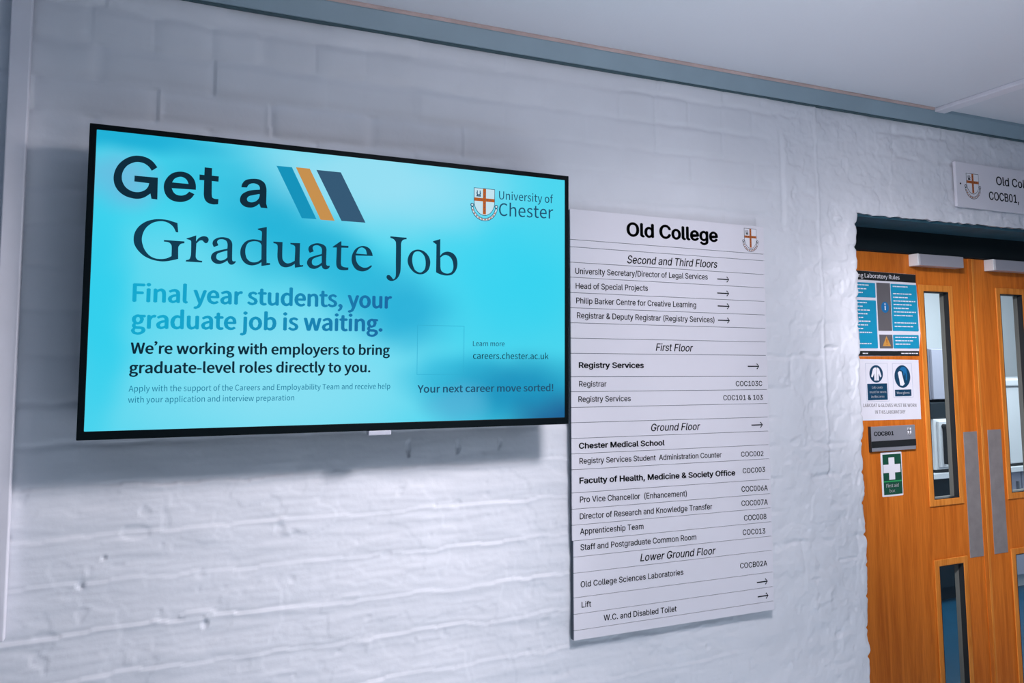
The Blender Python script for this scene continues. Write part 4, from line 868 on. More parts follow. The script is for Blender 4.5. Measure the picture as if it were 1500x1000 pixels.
# ------------------------------------------------------------------ crest used on the signs (one mesh, several inks)
def arc_band(cx, cz, r0, r1, a0, a1, sx=1.0, n=24):
    A = [math.radians(a0 + (a1 - a0) * i / n) for i in range(n + 1)]
    return [(cx + sx * r1 * math.cos(a), cz + r1 * math.sin(a)) for a in A] + [(cx + sx * r0 * math.cos(a), cz + r0 * math.sin(a)) for a in reversed(A)]
def crest_geos(cx, zt, w, h, y, red=2, field=1, dark=0, t=0.0004, studs=True):
    """shield with a cross, a small device in one quarter and a ribbon below; materials 0 dark, 1 pale, 2 cross"""
    def shield(g):
        a = w / 2 + g
        pts = [(-a, g), (a, g), (a, -h * 0.48)]
        pts += [(a * math.cos(math.radians(k)) , -h * 0.48 - (h * 0.52 + g) * math.sin(math.radians(k))) for k in range(10, 180, 10)]
        pts += [(-a, -h * 0.48)]
        return [(cx + px, zt + pz) for px, pz in pts]
    b = w * 0.075
    G = [(flat_geo([shield(w * 0.025)], y, t), dark), (flat_geo([shield(0)], y - t, t), field)]
    cz = zt - h * 0.42
    cross = [(cx - b, zt), (cx + b, zt), (cx + b, cz + b), (cx + w / 2, cz + b), (cx + w / 2, cz - b), (cx + b, cz - b), (cx + b, zt - h * 0.97),
             (cx - b, zt - h * 0.97), (cx - b, cz - b), (cx - w / 2, cz - b), (cx - w / 2, cz + b), (cx - b, cz + b)]
    G.append((flat_geo([cross], y - 2 * t, t), red))
    if studs:
        D = [ring(cx + k * w * 0.16, cz, w * 0.022, w * 0.022, 10) for k in (-2, -1, 0, 1, 2)] + [ring(cx, cz - k * h * 0.14, w * 0.022, w * 0.022, 10) for k in (-2, -1, 1, 2, 3)]
        G.append((flat_geo(D, y - 3 * t, t), dark))
    G.append((flat_geo([arc_band(cx - w * 0.29, zt - h * 0.17, w * 0.07, w * 0.11, 170, 370), rect(cx - w * 0.40, cx - w * 0.18, zt - h * 0.31, zt - h * 0.27),
                        rect(cx - w * 0.38, cx - w * 0.34, zt - h * 0.27, zt - h * 0.08), rect(cx - w * 0.24, cx - w * 0.20, zt - h * 0.27, zt - h * 0.08)], y - 2 * t, t), dark))
    rc = zt - h * 0.62
    G.append((flat_geo([arc_band(cx, rc, w * 0.60, w * 0.74, 190, 350, 0.92)], y, t), dark))
    G.append((flat_geo([arc_band(cx, rc, w * 0.63, w * 0.71, 192, 348, 0.92)], y - t, t), field))
    G.append((flat_geo([arc_band(cx, rc, w * 0.645, w * 0.695, 200 + k * 14, 207 + k * 14, 0.92, 4) for k in range(10)], y - 2 * t, t), red))
    G.append((flat_geo([ring(cx - w * 0.60, rc - w * 0.03, w * 0.09, w * 0.09, 14), ring(cx + w * 0.60, rc - w * 0.03, w * 0.09, w * 0.09, 14)], y, t), dark))
    G.append((flat_geo([ring(cx - w * 0.60, rc - w * 0.03, w * 0.05, w * 0.05, 14), ring(cx + w * 0.60, rc - w * 0.03, w * 0.05, w * 0.05, 14)], y - t, t), field))
    return G

def lettering(s, font, x0, x1, z0, z1, cap, y, m, parent, slant=0.0, bold=0.0, t=0.0004):
    return obj('lettering', [flat_geo(text_contours(s, font, x0, x1, z0, z1, cap, slant), y, t, bold * cap)], m, parent)

# ------------------------------------------------------------------ television
tv = thing('television', 'wide flat television in a black frame showing a cyan advertisement, mounted on the brick wall', 'television',
           (0.5955, -0.114, 1.802), (0.01829, 0.00583, 0.00215))
hx, hz = SW / 2, SH / 2
obj('bezel', [holed_slab_geo(-hx - 0.0145, hx + 0.0125, -hz - 0.019, hz + 0.013, -0.002, 0.012, [(-hx, hx, -hz, hz)])], M['bezel'], tv, bevel=0.0015)
obj('rear_housing', [box_geo(-hx - 0.013, hx - 0.012, 0.012, 0.058, -hz - 0.017, hz + 0.011), box_geo(-hx + 0.16, hx - 0.16, 0.058, 0.070, -hz + 0.05, hz - 0.16)], M['bezel'], tv, bevel=0.004)
obj('wall_bracket', [box_geo(-0.25, -0.21, 0.070, 0.090, -0.20, 0.20), box_geo(0.21, 0.25, 0.070, 0.090, -0.20, 0.20), box_geo(-0.32, 0.32, 0.090, 0.1055, -0.10, 0.10)], M['steel'], tv)
sens = obj('sensor_module', [box_geo(-hx + 0.633, -hx + 0.692, -0.001, 0.022, -hz - 0.031, -hz - 0.0185)], M['sensor'], tv, bevel=0.002)
screen = obj('screen', [flat_geo([rect(-hx, hx, -hz, hz)], 0.0, 0.001)], M['display'], tv)
def sx(c): return [(px - hx, pz + hz) for px, pz in c]
SY = -0.0012
for word, m in ((HEADLINE[:4], 'd_black'), (HEADLINE[4:], 'd_black'), (SERIF_LINE[:12], 'd_navy'), (SERIF_LINE[12:], 'd_navy')):
    obj('lettering', [flat_geo([sx(c) for c in nested([smooth_outline(s) for s in word])], SY, 0.0004)], M[m], screen)
for poly, m in (([(0.3925, -0.0416), (0.4291, -0.0415), (0.4917, -0.1653), (0.4560, -0.1653)], 'd_teal'),
                ([(0.4388, -0.0405), (0.4725, -0.0405), (0.537, -0.166), (0.5020, -0.166)], 'd_amber'),
                ([(0.4890, -0.0420), (0.5499, -0.0420), (0.6153, -0.1649), (0.5541, -0.1649)], 'd_dark')):
    obj('stripe', [flat_geo([sx(poly)], SY, 0.0004)], M[m], screen)
SCREEN_TEXT = [
    ('Final year students, your', 0.0872, 0.6865, -0.3829, -0.3806, 0.0400, 'd_blue', 0.045),
    ('graduate job is waiting.', 0.0866, 0.663, -0.4431, -0.4395, 0.0400, 'd_blue', 0.045),
    ('We\u2019re working with employers to bring', 0.0867, 0.6839, -0.4997, -0.4993, 0.0242, 'd_black', 0.04),
    ('graduate-level roles directly to you.', 0.0855, 0.634, -0.5434, -0.5427, 0.0240, 'd_black', 0.04),
    ('Apply with the support of the Careers and Employability Team and receive help', 0.0851, 0.687, -0.5845, -0.585, 0.0131, 'd_small', 0.0),
    ('with your application and interview preparation', 0.0848, 0.4482, -0.6091, -0.6101, 0.0130, 'd_small', 0.0),
    ('Learn more', 0.9128, 1.0052, -0.4744, -0.474, 0.0134, 'd_slate', 0.0),
    ('careers.chester.ac.uk', 0.9133, 1.1397, -0.5083, -0.5085, 0.0165, 'd_black', 0.0),
    ('Your next career move sorted!', 0.7604, 1.1543, -0.5958, -0.5965, 0.0187, 'd_slate', 0.03),
    ('University of', 0.9863, 1.1533, -0.0723, -0.0694, 0.0225, 'd_slate', 0.0),
    ('Chester', 0.9863, 1.1536, -0.1181, -0.1135, 0.0351, 'd_slate', 0.0)]
for s, x0, x1, z0, z1, cap, m, bold in SCREEN_TEXT:
    lettering(s, 'S', x0 - hx, x1 - hx, z0 + hz, z1 + hz, cap, SY, M[m], screen, bold=bold)
obj('crest', crest_geos(0.9427 - hx, -0.0480 + hz, 0.0590, 0.0720, SY, 2, 1, 0, 0.0003), [M['d_slate'], M['d_white'], M['d_red']], screen)
obj('plain_square', [flat_geo([sx(rect(0.7572, 0.8876, -0.5498, -0.4215)), sx(rect(0.7582, 0.8866, -0.5488, -0.4225))], SY, 0.0004)], M['d_pale'], screen)

# ------------------------------------------------------------------ directory sign
GW, GH = 0.752, 1.2655
KF = 1 - 0.020 / 2.02285                        # its face stands 20 mm off the wall
sg_loc = (CAM.x + (1.27633 - CAM.x) * KF, -0.020, CAM.z + (2.0805 - CAM.z) * KF)
sign = thing('directory_sign', 'tall silver directory board of stacked name strips, right of the television', 'sign', sg_loc, (0, 0.00897, 0))
sign.scale = (KF, 1, KF)
obj('back_panel', [box_geo(0.003, GW - 0.003, 0.003, 0.0155, -GH + 0.001, -0.001)], M['panel_back'], sign)
ROWS = [0, -0.0935, -0.1160, -0.1630, -0.2085, -0.2548, -0.3006, -0.3458, -0.3916, -0.4368, -0.5067, -0.5508, -0.5970, -0.6420, -0.6880, -0.7330,
        -0.7790, -0.8462, -0.8930, -0.9391, -0.9840, -1.0302, -1.0760, -1.1454, -1.1920, -1.2378, -1.2655]
strips = []
for i in range(len(ROWS) - 1):
    zt, zb = ROWS[i] - (0.0007 if i else 0), ROWS[i + 1] + (0.0007 if i < len(ROWS) - 2 else 0)
    dx = 0.004 if i >= 20 else 0.0
    nm = 'header_panel' if i == 0 else 'name_strip'
    strips.append(obj(nm, [box_geo(dx, GW, 0.0, 0.0035, zb, zt)], M['panel'], sign, bevel=0.0005))
SIGN_TEXT = [
    ('Old College', 'B', 0.2031, 0.5537, -0.0688, -0.0640, 0.0421),
    ('Second and Third Floors', 'I', 0.202, 0.5511, -0.155, -0.1511, 0.0246),
    ('University Secretary/Director of Legal Services', 'R', 0.0166, 0.5106, -0.1975, -0.1917, 0.0178),
    ('Head of Special Projects', 'R', 0.0175, 0.2765, -0.2425, -0.2385, 0.0174),
    ('Philip Barker Centre for Creative Learning', 'R', 0.0189, 0.4615, -0.2869, -0.2851, 0.0175),
    ('Registrar & Deputy Registrar (Registry Services)', 'R', 0.0213, 0.5341, -0.3315, -0.3314, 0.0176),
    ('First Floor', 'I', 0.3033, 0.446, -0.426, -0.427, 0.023),
    ('Registry Services', 'B', 0.027, 0.2564, -0.48, -0.4798, 0.0165),
    ('Registrar', 'R', 0.0267, 0.1214, -0.5355, -0.5363, 0.0162),
    ('COC103C', 'R', 0.6159, 0.7268, -0.5385, -0.5384, 0.0164),
    ('Registry Services', 'R', 0.024, 0.2075, -0.5809, -0.5811, 0.0163),
    ('COC101 & 103', 'R', 0.5632, 0.7275, -0.5838, -0.5843, 0.0162),
    ('Ground Floor', 'I', 0.281, 0.468, -0.6747, -0.6757, 0.0224),
    ('Chester Medical School', 'B', 0.025, 0.3295, -0.7182, -0.7196, 0.0162),
    ('Registry Services Student  Administration Counter', 'R', 0.0263, 0.5503, -0.7625, -0.7657, 0.0164),
    ('COC002', 'R', 0.6304, 0.7235, -0.7677, -0.7688, 0.016),
    ('COC003', 'R', 0.6354, 0.7284, -0.8209, -0.8208, 0.016),
    ('Faculty of Health, Medicine & Society Office', 'B', 0.0263, 0.6033, -0.82, -0.8258, 0.0167),
    ('Pro Vice Chancellor  (Enhancement)', 'R', 0.0267, 0.4107, -0.8748, -0.8804, 0.017),
    ('COC006A', 'R', 0.6286, 0.7378, -0.88, -0.8819, 0.0171),
    ('Director of Research and Knowledge Transfer', 'R', 0.0258, 0.5084, -0.9233, -0.9266, 0.017),
    ('COC007A', 'R', 0.627, 0.736, -0.9249, -0.9275, 0.017),
    ('Apprenticeship Team', 'R', 0.0263, 0.2471, -0.9665, -0.9682, 0.0166),
    ('COC008', 'R', 0.6359, 0.7287, -0.9722, -0.9738, 0.017),
    ('Staff and Postgraduate Common Room', 'R', 0.0273, 0.4434, -1.0122, -1.0163, 0.0168),
    ('COC013', 'R', 0.6291, 0.7222, -1.0174, -1.0198, 0.0169),
    ('Lower Ground Floor', 'I', 0.2343, 0.5181, -1.0631, -1.0668, 0.0221),
    ('Old College Sciences Laboratories', 'R', 0.0269, 0.3918, -1.1177, -1.1183, 0.0165),
    ('COCB02A', 'R', 0.6149, 0.7265, -1.1214, -1.1231, 0.0167),
    ('Lift', 'R', 0.0297, 0.0611, -1.1752, -1.1758, 0.016),
    ('W.C. and Disabled Toilet', 'R', 0.1038, 0.3639, -1.2213, -1.2252, 0.0164)]
def row_of(z):
    return next(i for i in range(len(ROWS) - 1) if ROWS[i] >= z > ROWS[i + 1])
for s, st, x0, x1, z0, z1, cap in SIGN_TEXT:
    lettering(s, 'I', x0, x1, z0, z1, cap, -0.0003, M['ink'], strips[row_of((z0 + z1) / 2 + cap / 2)],
              slant=0.21 if st == 'I' else 0.0, bold=0.066 if st == 'B' else 0.016)
for x0, x1, z in ((0.55, 0.5987, -0.1877), (0.5486, 0.5972, -0.2341), (0.5492, 0.5977, -0.2766), (0.5491, 0.5974, -0.3235), (0.6678, 0.7158, -0.4733),
                  (0.6766, 0.7243, -0.6667), (0.6817, 0.7268, -1.1724), (0.6838, 0.7281, -1.2176)):
    a, b = 0.0018, 0.0080
    arrow = [(x0, z - a), (x1 - 0.004, z - a), (x1 - 0.0115, z - b), (x1 - 0.0085, z - b - 0.0018), (x1, z), (x1 - 0.0085, z + b + 0.0018), (x1 - 0.0115, z + b), (x1 - 0.004, z + a), (x0, z + a)]
    obj('arrow', [flat_geo([arrow], -0.0003, 0.0004)], M['ink'], strips[row_of(z)])
obj('crest', crest_geos(0.6932, -0.0105, 0.0500, 0.0660, -0.0004, 2, 1, 0, 0.0003), [M['ink'], M['white_ink'], M['crest_red']], strips[0])

# ------------------------------------------------------------------ vertical trunking on the left
tag(obj('cable_trunking', [box_geo(-0.1885, -0.1465, -0.028, -0.004, 1.022, 2.531)], M['trunking'], bevel=0.003),
    'pale vertical cable trunking on the brick wall left of the television', 'trunking')

# ------------------------------------------------------------------ sign over the doorway
KS = 1 - 0.0
od = thing('door_sign', 'small silver room sign on the wall above the wooden doors', 'sign', (2.995, -0.015, 2.397), (0, 0.0, 0))
ob = obj('panel', [box_geo(0, 0.76, 0.0, 0.0115, -0.179, 0.0)], M['panel'], od, bevel=0.001)
lettering('Old College', 'I', 0.239, 0.520, -0.073, -0.073, 0.0345, -0.0003, M['ink'], ob, bold=0.022)
lettering('COCB01,', 'I', 0.190, 0.373, -0.138, -0.138, 0.0335, -0.0003, M['ink'], ob, bold=0.022)
obj('crest', crest_geos(0.095, -0.043, 0.070, 0.079, -0.0004, 2, 1, 0, 0.0003), [M['ink'], M['white_ink'], M['crest_red']], ob)
obj('screw', [lathe_geo([(0.0035, -0.0015), (0.0035, 0.002)], 0.023, -0.087, 'y', 12)], M['ink'], od)

# ------------------------------------------------------------------ double doors
struct(obj('trim_4', [box_geo(JX - 0.02, RX + 0.0, YD - 0.01, 0.295, 2.056, LZ + 0.012)], M['head']))
struct(obj('trim_5', [box_geo(JX - 0.034, 2.497, YD + 0.004, 0.29, 0.0, 2.056)], M['wood']))
struct(obj('trim_6', [box_geo(4.171, RX - 0.004, YD + 0.004, 0.29, 0.0, 2.056)], M['wood']))
JO = 3.334
def door(name, label, x0, x1, panes, plate, closer, strip):
    d = thing(name, label, 'door', (x0 if strip > 0 else x1, YD, 0.0))
    o = d.location
    def L(g): return [(v[0] - o[0], v[1] - o[1], v[2] - o[2]) for v in g[0]], g[1]
    obj('leaf', [L(holed_slab_geo(x0, x1, 0.008, 2.052, YD, YD + 0.034, panes))], M['wood'], d, bevel=0.0015)
    for (a, b, c, e) in panes:
        w, q = 0.027, 0.0
        obj('glazing_bead', [L(holed_slab_geo(a - w, b + w, c - w, e + w, YD - 0.006, YD - 0.0002, [(a + q, b - q, c + q, e - q)]))], M['wood_bead'], d, bevel=0.003)
        gk = obj('glazing_gasket', [L(holed_slab_geo(a, b, c, e, YD - 0.005, YD + 0.016, [(a + 0.0025, b - 0.0025, c + 0.0025, e - 0.0025)]))], M['gasket'], d)
        obj('glazing_channel', [L(holed_slab_geo(a, b, c, e, YD + 0.016, YD + 0.034, [(a + 0.003, b - 0.003, c + 0.003, e - 0.003)]))], M['channel'], d)
        obj('glass_pane', [L(box_geo(a + 0.003, b - 0.003, YD + 0.016, YD + 0.022, c + 0.003, e - 0.003))], M['glass'], d)
    obj('finger_plate', [L(box_geo(plate[0], plate[1], YD - 0.0016, YD, plate[2], plate[3]))], M['plate'], d, bevel=0.0005)
    c0, c1 = closer
    cl = obj('door_closer', [L(box_geo(c0 + 0.014, c1, YD - 0.042, YD, 2.003, 2.050))], M['alu'], d, bevel=0.002)
    obj('end_cap', [L(box_geo(c0, c0 + 0.009, YD - 0.043, YD, 2.002, 2.051))], M['instrument'], cl, bevel=0.002)
    obj('recess', [L(box_geo(c0 + 0.009, c0 + 0.014, YD - 0.038, YD, 2.004, 2.049))], M['gasket'], cl)
    xa, xb = ((x1 - 0.022, x1) if strip > 0 else (x0, x0 + 0.014))
    obj('meeting_lipping', [L(box_geo(xa, xb, YD - 0.003, YD, 0.008, 2.052))], M['wood'] if strip > 0 else M['wood_bead'], d, bevel=0.0012)
    return d
door('door_1', 'oak veneer door leaf carrying the notices, left leaf of the pair', 2.500, JO - 0.0015,
     [(3.028, 3.176, 1.060, 1.903), (3.036, 3.178, 0.22, 0.797)], (3.226, 3.310, 0.811, 1.3215), (2.955, 3.230), 1)
door('door_2', 'oak veneer door leaf without notices, right leaf cut by the picture edge', JO + 0.0015, 4.168,
     [(3.506, 3.654, 1.055, 1.906), (3.506, 3.654, 0.22, 0.797)], (3.377, 3.463, 0.811, 1.3245), (3.418, 3.69), -1)

# ------------------------------------------------------------------ notices fixed to the left leaf
NY = YD - 0.0006
def bars(x0, x1, z, h, seed, words=5):
    r = random.Random(seed)
    out, px = [], x0
    while px < x1 - 0.004:
        w = min(r.uniform(0.006, 0.022), x1 - px)
        out.append(rect(px, px + w, z - h / 2, z + h / 2))
        px += w + 0.003
    return out
def map_rects(cs): return [P(c) for c in cs]
# laboratory rules poster (its left part is hidden behind the jamb)
ps = thing('laboratory_rules_poster', 'teal and black laboratory rules poster at the top of the left wooden door', 'poster', (2.575, NY, 1.637))
def P(c): return [(px - 2.575, pz - 1.637) for px, pz in c]
obj('sheet', [flat_geo([P([(2.575, 1.975), (2.991, 1.970), (2.990, 1.930), (2.996, 1.86), (3.000, 1.78), (3.002, 1.73), (2.996, 1.69), (2.988, 1.657), (2.987, 1.638), (2.575, 1.636)])], 0, 0.0006)], M['paper'], ps)
tb = obj('title_band', [flat_geo([P([(2.576, 1.9745), (2.9905, 1.9695), (2.9895, 1.936), (2.576, 1.938)])], -0.0006, 0.0004)], M['gasket'], ps)
lettering('ng Laboratory Rules', 'S', 2.667 - 2.575, 2.896 - 2.575, 1.9475 - 1.637, 1.9455 - 1.637, 0.0165, -0.0010, M['white_ink'], tb)
for k, (x0, x1, z0, z1) in enumerate(((2.585, 2.757, 1.868, 1.927), (2.585, 2.757, 1.667, 1.857), (2.843, 2.992, 1.737, 1.927), (2.843, 2.990, 1.667, 1.722))):
    pn = obj('panel', [flat_geo([P(round_rect(x0, x1, z0, z1, 0.004))], -0.0006, 0.0004)], M['teal'], ps)
    B = []
    n = max(3, int((z1 - z0) / 0.0155))
    for j in range(n):
        if (k == 1 and j in (9, 10)) or (k == 2 and j in (1, 9)):
            if B:
                obj('text_lines', [flat_geo(B, -0.0010, 0.0003)], M['white_ink'], pn)
            B = []
            continue
        ind = 0.012 if j == 0 or k > 1 else 0.006
        B += map_rects(bars(x0 + ind, x1 - (0.012 if k > 1 else 0.03) - 0.02 * ((j * 7 + k) % 3), z1 - 0.010 - j * (z1 - z0 - 0.014) / n, 0.0042, 100 * k + j))
    obj('text_lines', [flat_geo(B, -0.0010, 0.0003)], M['white_ink'], pn)
for x0, x1, z0, z1 in ((2.764, 2.840, 1.737, 1.929), (2.767, 2.840, 1.667, 1.722)):
    obj('symbol_panel', [flat_geo([P(rect(x0, x1, z0, z1))], -0.0006, 0.0004)], M['grey'], ps)
obj('information_symbol', [(flat_geo([P(ring(2.806, 1.831, 0.021, 0.022))], -0.0010, 0.0004), 0), (flat_geo([P(rect(2.8035, 2.8085, 1.820, 1.837)), P(ring(2.806, 1.844, 0.0032, 0.0032, 12))], -0.0014, 0.0004), 1)], [M['blue'], M['white_ink']], ps)
obj('warning_symbol', [(flat_geo([P([(2.783, 1.676), (2.829, 1.676), (2.806, 1.716)])], -0.0010, 0.0004), 0), (flat_geo([P([(2.8045, 1.688), (2.8075, 1.688), (2.809, 1.704), (2.803, 1.704)]), P(ring(2.806, 1.683, 0.0022, 0.0022, 10))], -0.0014, 0.0004), 1)], [M['amber'], M['crest_red']], ps)
obj('footer_band', [(flat_geo([P(rect(2.576, 2.987, 1.638, 1.657))], -0.0006, 0.0004), 0), (flat_geo([P(c) for c in bars(2.672, 2.70, 1.6475, 0.004, 5) + bars(2.885, 2.98, 1.6475, 0.004, 6)], -0.0010, 0.0003), 1)], [M['gasket'], M['white_ink']], ps)

# lab coat and gloves notice
ln = thing('safety_notice', 'white paper notice about lab coats and gloves, below the teal poster', 'notice', (2.560, NY, 1.3845))
def Q(c): return [(px - 2.560, pz - 1.3845) for px, pz in c]
obj('sheet', [flat_geo([Q([(2.560, 1.6265), (2.982, 1.621), (2.980, 1.383), (2.560, 1.389)])], 0, 0.0005)], M['paper'], ln)
def frame(x0, x1, z0, z1, w=0.0012): return [rect(x0, x1, z0, z1), rect(x0 + w, x1 - w, z0 + w, z1 - w)]
fm = mat('faint_grey_print', srgb(165, 175, 195), 0.6)
s1 = obj('coat_symbol', [(flat_geo([Q(c) for c in frame(2.683, 2.804, 1.459, 1.609)], -0.0005, 0.0003), 2), (flat_geo([Q(ring(2.740, 1.567, 0.0365, 0.034))], -0.0005, 0.0004), 0),
      (flat_geo([Q([(2.732, 1.592), (2.748, 1.592), (2.757, 1.586), (2.768, 1.557), (2.761, 1.553), (2.752, 1.570), (2.753, 1.541), (2.728, 1.541), (2.729, 1.570), (2.719, 1.553), (2.712, 1.557), (2.723, 1.586)])], -0.0009, 0.0004), 1),
      (flat_geo([Q(rect(2.7392, 2.7405, 1.543, 1.585)), Q([(2.735, 1.592), (2.7385, 1.592), (2.740, 1.584)]), Q([(2.745, 1.592), (2.7415, 1.592), (2.740, 1.584)])], -0.0013, 0.0003), 0)],
     [M['navy'], M['white_ink'], fm], ln)
c1 = obj('caption_block', [flat_geo([Q(rect(2.689, 2.797, 1.465, 1.529))], -0.0005, 0.0004)], M['navy'], ln)
for s, x0, x1, z in (('Lab coats', 2.714, 2.772, 1.510), ('must be worn', 2.700, 2.789, 1.492), ('in this area', 2.708, 2.778, 1.474)):
    lettering(s, 'S', x0 - 2.56, x1 - 2.56, z - 1.3845, z - 1.3845, 0.0088, -0.0009, M['white_ink'], c1, bold=0.03)
lp = M['blue']
s2 = obj('glove_symbol', [(flat_geo([Q(c) for c in frame(2.831, 2.941, 1.472, 1.608)], -0.0005, 0.0003), 2), (flat_geo([Q(ring(2.885, 1.555, 0.0445, 0.045))], -0.0005, 0.0004), 0),
      (flat_geo([Q([(2.860, 1.570), (2.868, 1.577), (2.880, 1.575), (2.892, 1.531), (2.896, 1.526), (2.884, 1.518), (2.870, 1.520), (2.866, 1.545)])], -0.0009, 0.0004), 1),
      (flat_geo([Q([(2.868, 1.580), (2.880, 1.592), (2.896, 1.594), (2.908, 1.585), (2.911, 1.560), (2.908, 1.540), (2.902, 1.541), (2.904, 1.565), (2.899, 1.572), (2.896, 1.560), (2.891, 1.560), (2.890, 1.574), (2.878, 1.582)])], -0.0011, 0.0004), 3)],
     [M['navy'], M['white_ink'], fm, lp], ln)
c2 = obj('caption_block', [flat_geo([Q(rect(2.839, 2.931, 1.477, 1.503))], -0.0005, 0.0004)], M['navy'], ln)
lettering('Wear gloves', 'S', 2.849 - 2.56, 2.921 - 2.56, 1.486 - 1.3845, 1.486 - 1.3845, 0.009, -0.0009, M['white_ink'], c2, bold=0.03)
lettering('LABCOAT & GLOVES MUST BE WORN', 'S', 2.663 - 2.56, 2.956 - 2.56, 1.4395 - 1.3845, 1.4325 - 1.3845, 0.0135, -0.0005, M['grey'], ln)
lettering('IN THIS LABORATORY', 'S', 2.725 - 2.56, 2.892 - 2.56, 1.412 - 1.3845, 1.408 - 1.3845, 0.0135, -0.0005, M['grey'], ln)

# room number plate
npx = thing('room_number_plate', 'small grey metal room number plate with a black slot, below the paper notice', 'nameplate', (2.690, NY, 1.270))
def N(c): return [(px - 2.690, pz - 1.270) for px, pz in c]
KN = [box_geo(-0.004, 0.241, -0.010, 0.0, -0.003, 0.093)]
obj('plate', KN, M['silver'], npx, bevel=0.002)
obj('end_strip', [box_geo(-0.0075, -0.004, -0.0105, 0.0, -0.004, 0.094)], M['gasket'], npx)
obj('slot', [box_geo(-0.003, 0.241, -0.0112, -0.0100, 0.012, 0.037)], M['gasket'], npx)
lettering('COCB01', 'I', 0.012, 0.118, 0.058, 0.057, 0.0150, -0.0103, M['ink'], npx, bold=0.075)
obj('crest', crest_geos(0.206, 0.083, 0.021, 0.025, -0.0103, 0, 1, 0, 0.0003, False), [M['ink'], M['white_ink']], npx)

# first aid sign
fa = thing('first_aid_sign', 'green first aid sign with a white cross and white border, low on the left door', 'sign', (2.743, NY, 1.090))
def F_(c): return [(px - 2.743, pz - 1.090) for px, pz in c]
obj('border', [flat_geo([F_(round_rect(2.743, 2.858, 1.090, 1.2605, 0.004))], 0, 0.0008)], M['white_ink'], fa)
obj('green_field', [(flat_geo([F_(rect(2.7525, 2.8535, 1.150, 1.2525)), F_(rect(2.7525, 2.8535, 1.097, 1.1455))], -0.0007, 0.0004), 0), (flat_geo([F_(rect(2.7525, 2.8535, 1.1455, 1.150))], -0.0007, 0.0004), 1)], [M['green'], M['lgreen']], fa)
b, cx_, cz_ = 0.016, 2.8, 1.197
obj('cross', [flat_geo([F_([(cx_ - b, 1.240), (cx_ + b, 1.240), (cx_ + b, cz_ + b), (2.847, cz_ + b), (2.847, cz_ - b), (cx_ + b, cz_ - b), (cx_ + b, 1.154), (cx_ - b, 1.154), (cx_ - b, cz_ - b), (2.754, cz_ - b), (2.754, cz_ + b), (cx_ - b, cz_ + b)])], -0.0011, 0.0004)], M['white_ink'], fa)
lettering('First aid', 'S', 2.766 - 2.743, 2.833 - 2.743, 1.1255 - 1.090, 1.1250 - 1.090, 0.0125, -0.0011, M['white_ink'], fa, bold=0.04)
lettering('box', 'S', 2.783 - 2.743, 2.812 - 2.743, 1.1055 - 1.090, 1.1055 - 1.090, 0.0125, -0.0011, M['white_ink'], fa, bold=0.04)

# ------------------------------------------------------------------ laboratory seen through the door glass
BY = 1.6
wt = tag(obj('worktop', [box_geo(3.2, 8.6, BY, 2.45, 0.835, 0.872)], M['instrument'], bevel=0.003), 'white laboratory worktop seen through the door glass', 'worktop')
for k in range(5):
    x0 = 3.25 + k * 1.06
    bc = thing('base_cabinet', 'base cabinet', 'cabinet', (x0, BY + 0.06, 0.0))
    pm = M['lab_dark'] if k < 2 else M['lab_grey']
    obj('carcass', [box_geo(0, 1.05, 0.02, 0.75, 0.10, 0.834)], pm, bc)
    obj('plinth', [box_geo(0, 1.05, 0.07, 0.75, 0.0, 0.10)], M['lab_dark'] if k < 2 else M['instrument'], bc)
    for s in (0, 1):
        dr = obj('door', [box_geo(0.005 + s * 0.525, 0.52 + s * 0.525, 0.0, 0.019, 0.105, 0.825)], pm, bc, bevel=0.003)
        obj('handle', [box_geo(0.46 - 0.0 + s * 0.10, 0.472 + s * 0.10, -0.02, 0.0, 0.62, 0.76)], M['steel'], dr, bevel=0.002)
    bc['label'] = ['dark blue base cabinet under the worktop, furthest left behind the glass', 'dark blue base cabinet under the worktop behind the left door glass',
                   'lilac grey base cabinet under the worktop behind the right door glass', 'lilac grey base cabinet, next to the right of the one behind the right glass',
                   'lilac grey base cabinet at the far right end of the worktop'][k]
    bc['group'] = 'base cabinets under the worktop'
inc = thing('laboratory_instrument', 'white instrument with a long black handle, standing on the worktop behind the glass', 'instrument', (4.955, BY + 0.02, 0.872))
obj('body', [box_geo(0.0, 0.55, 0.0, 0.5, 0.02, 0.360)], M['instrument'], inc, bevel=0.008)
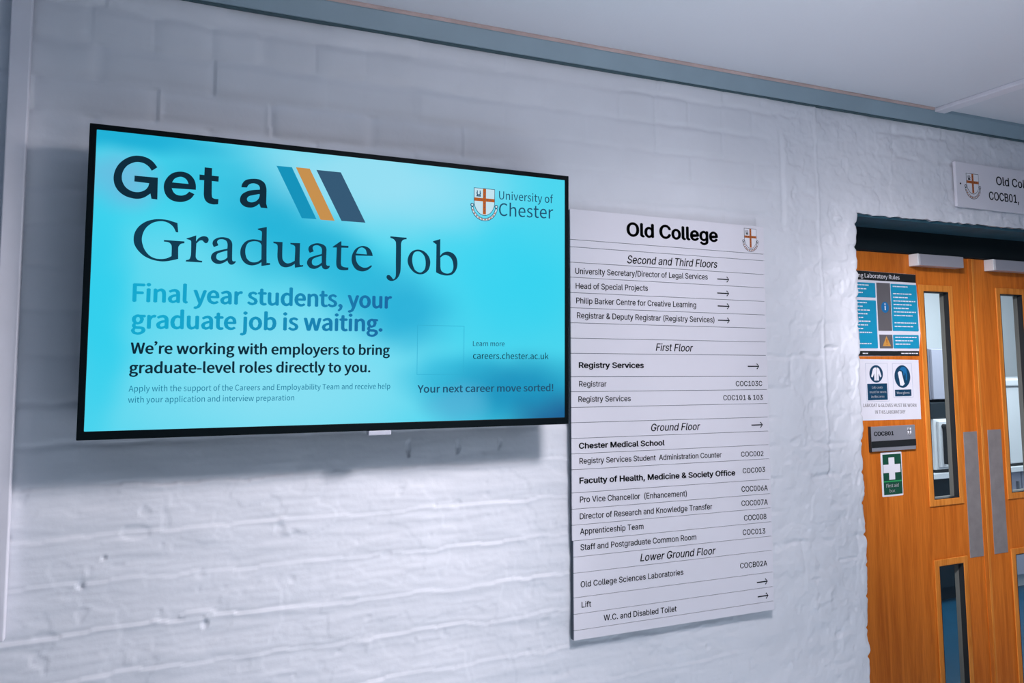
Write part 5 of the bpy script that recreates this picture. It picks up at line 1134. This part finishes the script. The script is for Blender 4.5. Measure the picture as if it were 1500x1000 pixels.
obj('top_unit', [box_geo(-0.02, 0.56, 0.0, 0.5, 0.362, 0.470)], M['lab_dark'], inc, bevel=0.006)
obj('foot_strip', [box_geo(0.01, 0.54, 0.01, 0.48, 0.0, 0.02)], M['gasket'], inc)
idr = obj('door', [box_geo(0.025, 0.53, -0.02, 0.0, 0.035, 0.345)], M['instrument'], inc, bevel=0.006)
obj('handle', [box_geo(0.056, 0.072, -0.05, -0.02, 0.06, 0.31), lathe_geo([(0.016, -0.05), (0.016, -0.018)], 0.064, 0.31, 'y', 16)], M['gasket'], idr, bevel=0.003)
wc = thing('wall_cupboard', 'lilac grey wall cupboard above the instrument behind the left glass', 'cupboard', (4.97, BY + 0.02, 1.36))
obj('carcass', [box_geo(0.0, 0.70, 0.02, 0.86, 0.0, 0.345)], M['lab_grey'], wc)
obj('door', [box_geo(0.003, 0.697, 0.0, 0.019, 0.003, 0.342)], M['lab_grey'], wc, bevel=0.003)
fr = thing('laboratory_freezer', 'white chest unit on the worktop behind the right glass', 'freezer', (5.70, BY + 0.02, 0.872))
obj('body', [box_geo(0.0, 1.2, 0.0, 0.6, 0.02, 0.56)], M['instrument'], fr, bevel=0.01)
obj('lid', [box_geo(-0.01, 1.21, -0.012, 0.61, 0.565, 0.618)], M['instrument'], fr, bevel=0.01)
obj('base_strip', [box_geo(0.01, 1.19, 0.01, 0.59, 0.0, 0.02)], M['gasket'], fr)
ds = thing('soap_dispenser', 'white dispenser with a black button standing on the white chest unit', 'dispenser', (5.79, BY + 0.16, 1.49))
obj('body', [box_geo(0.0, 0.10, 0.0, 0.09, 0.0, 0.15)], M['instrument'], ds, bevel=0.012)
obj('button', [lathe_geo([(0.016, -0.012), (0.016, 0.0)], 0.045, 0.10, 'y', 16)], M['gasket'], ds)
gb = tag(obj('small_bottle', [lathe_geo([(0.026, 1.49), (0.028, 1.50), (0.028, 1.555), (0.012, 1.575), (0.012, 1.60), (0.014, 1.60), (0.014, 1.615)], 5.755, BY + 0.10, 'z', 20)], M['lab_green']),
         'small dark green bottle beside the dispenser behind the right glass', 'bottle')
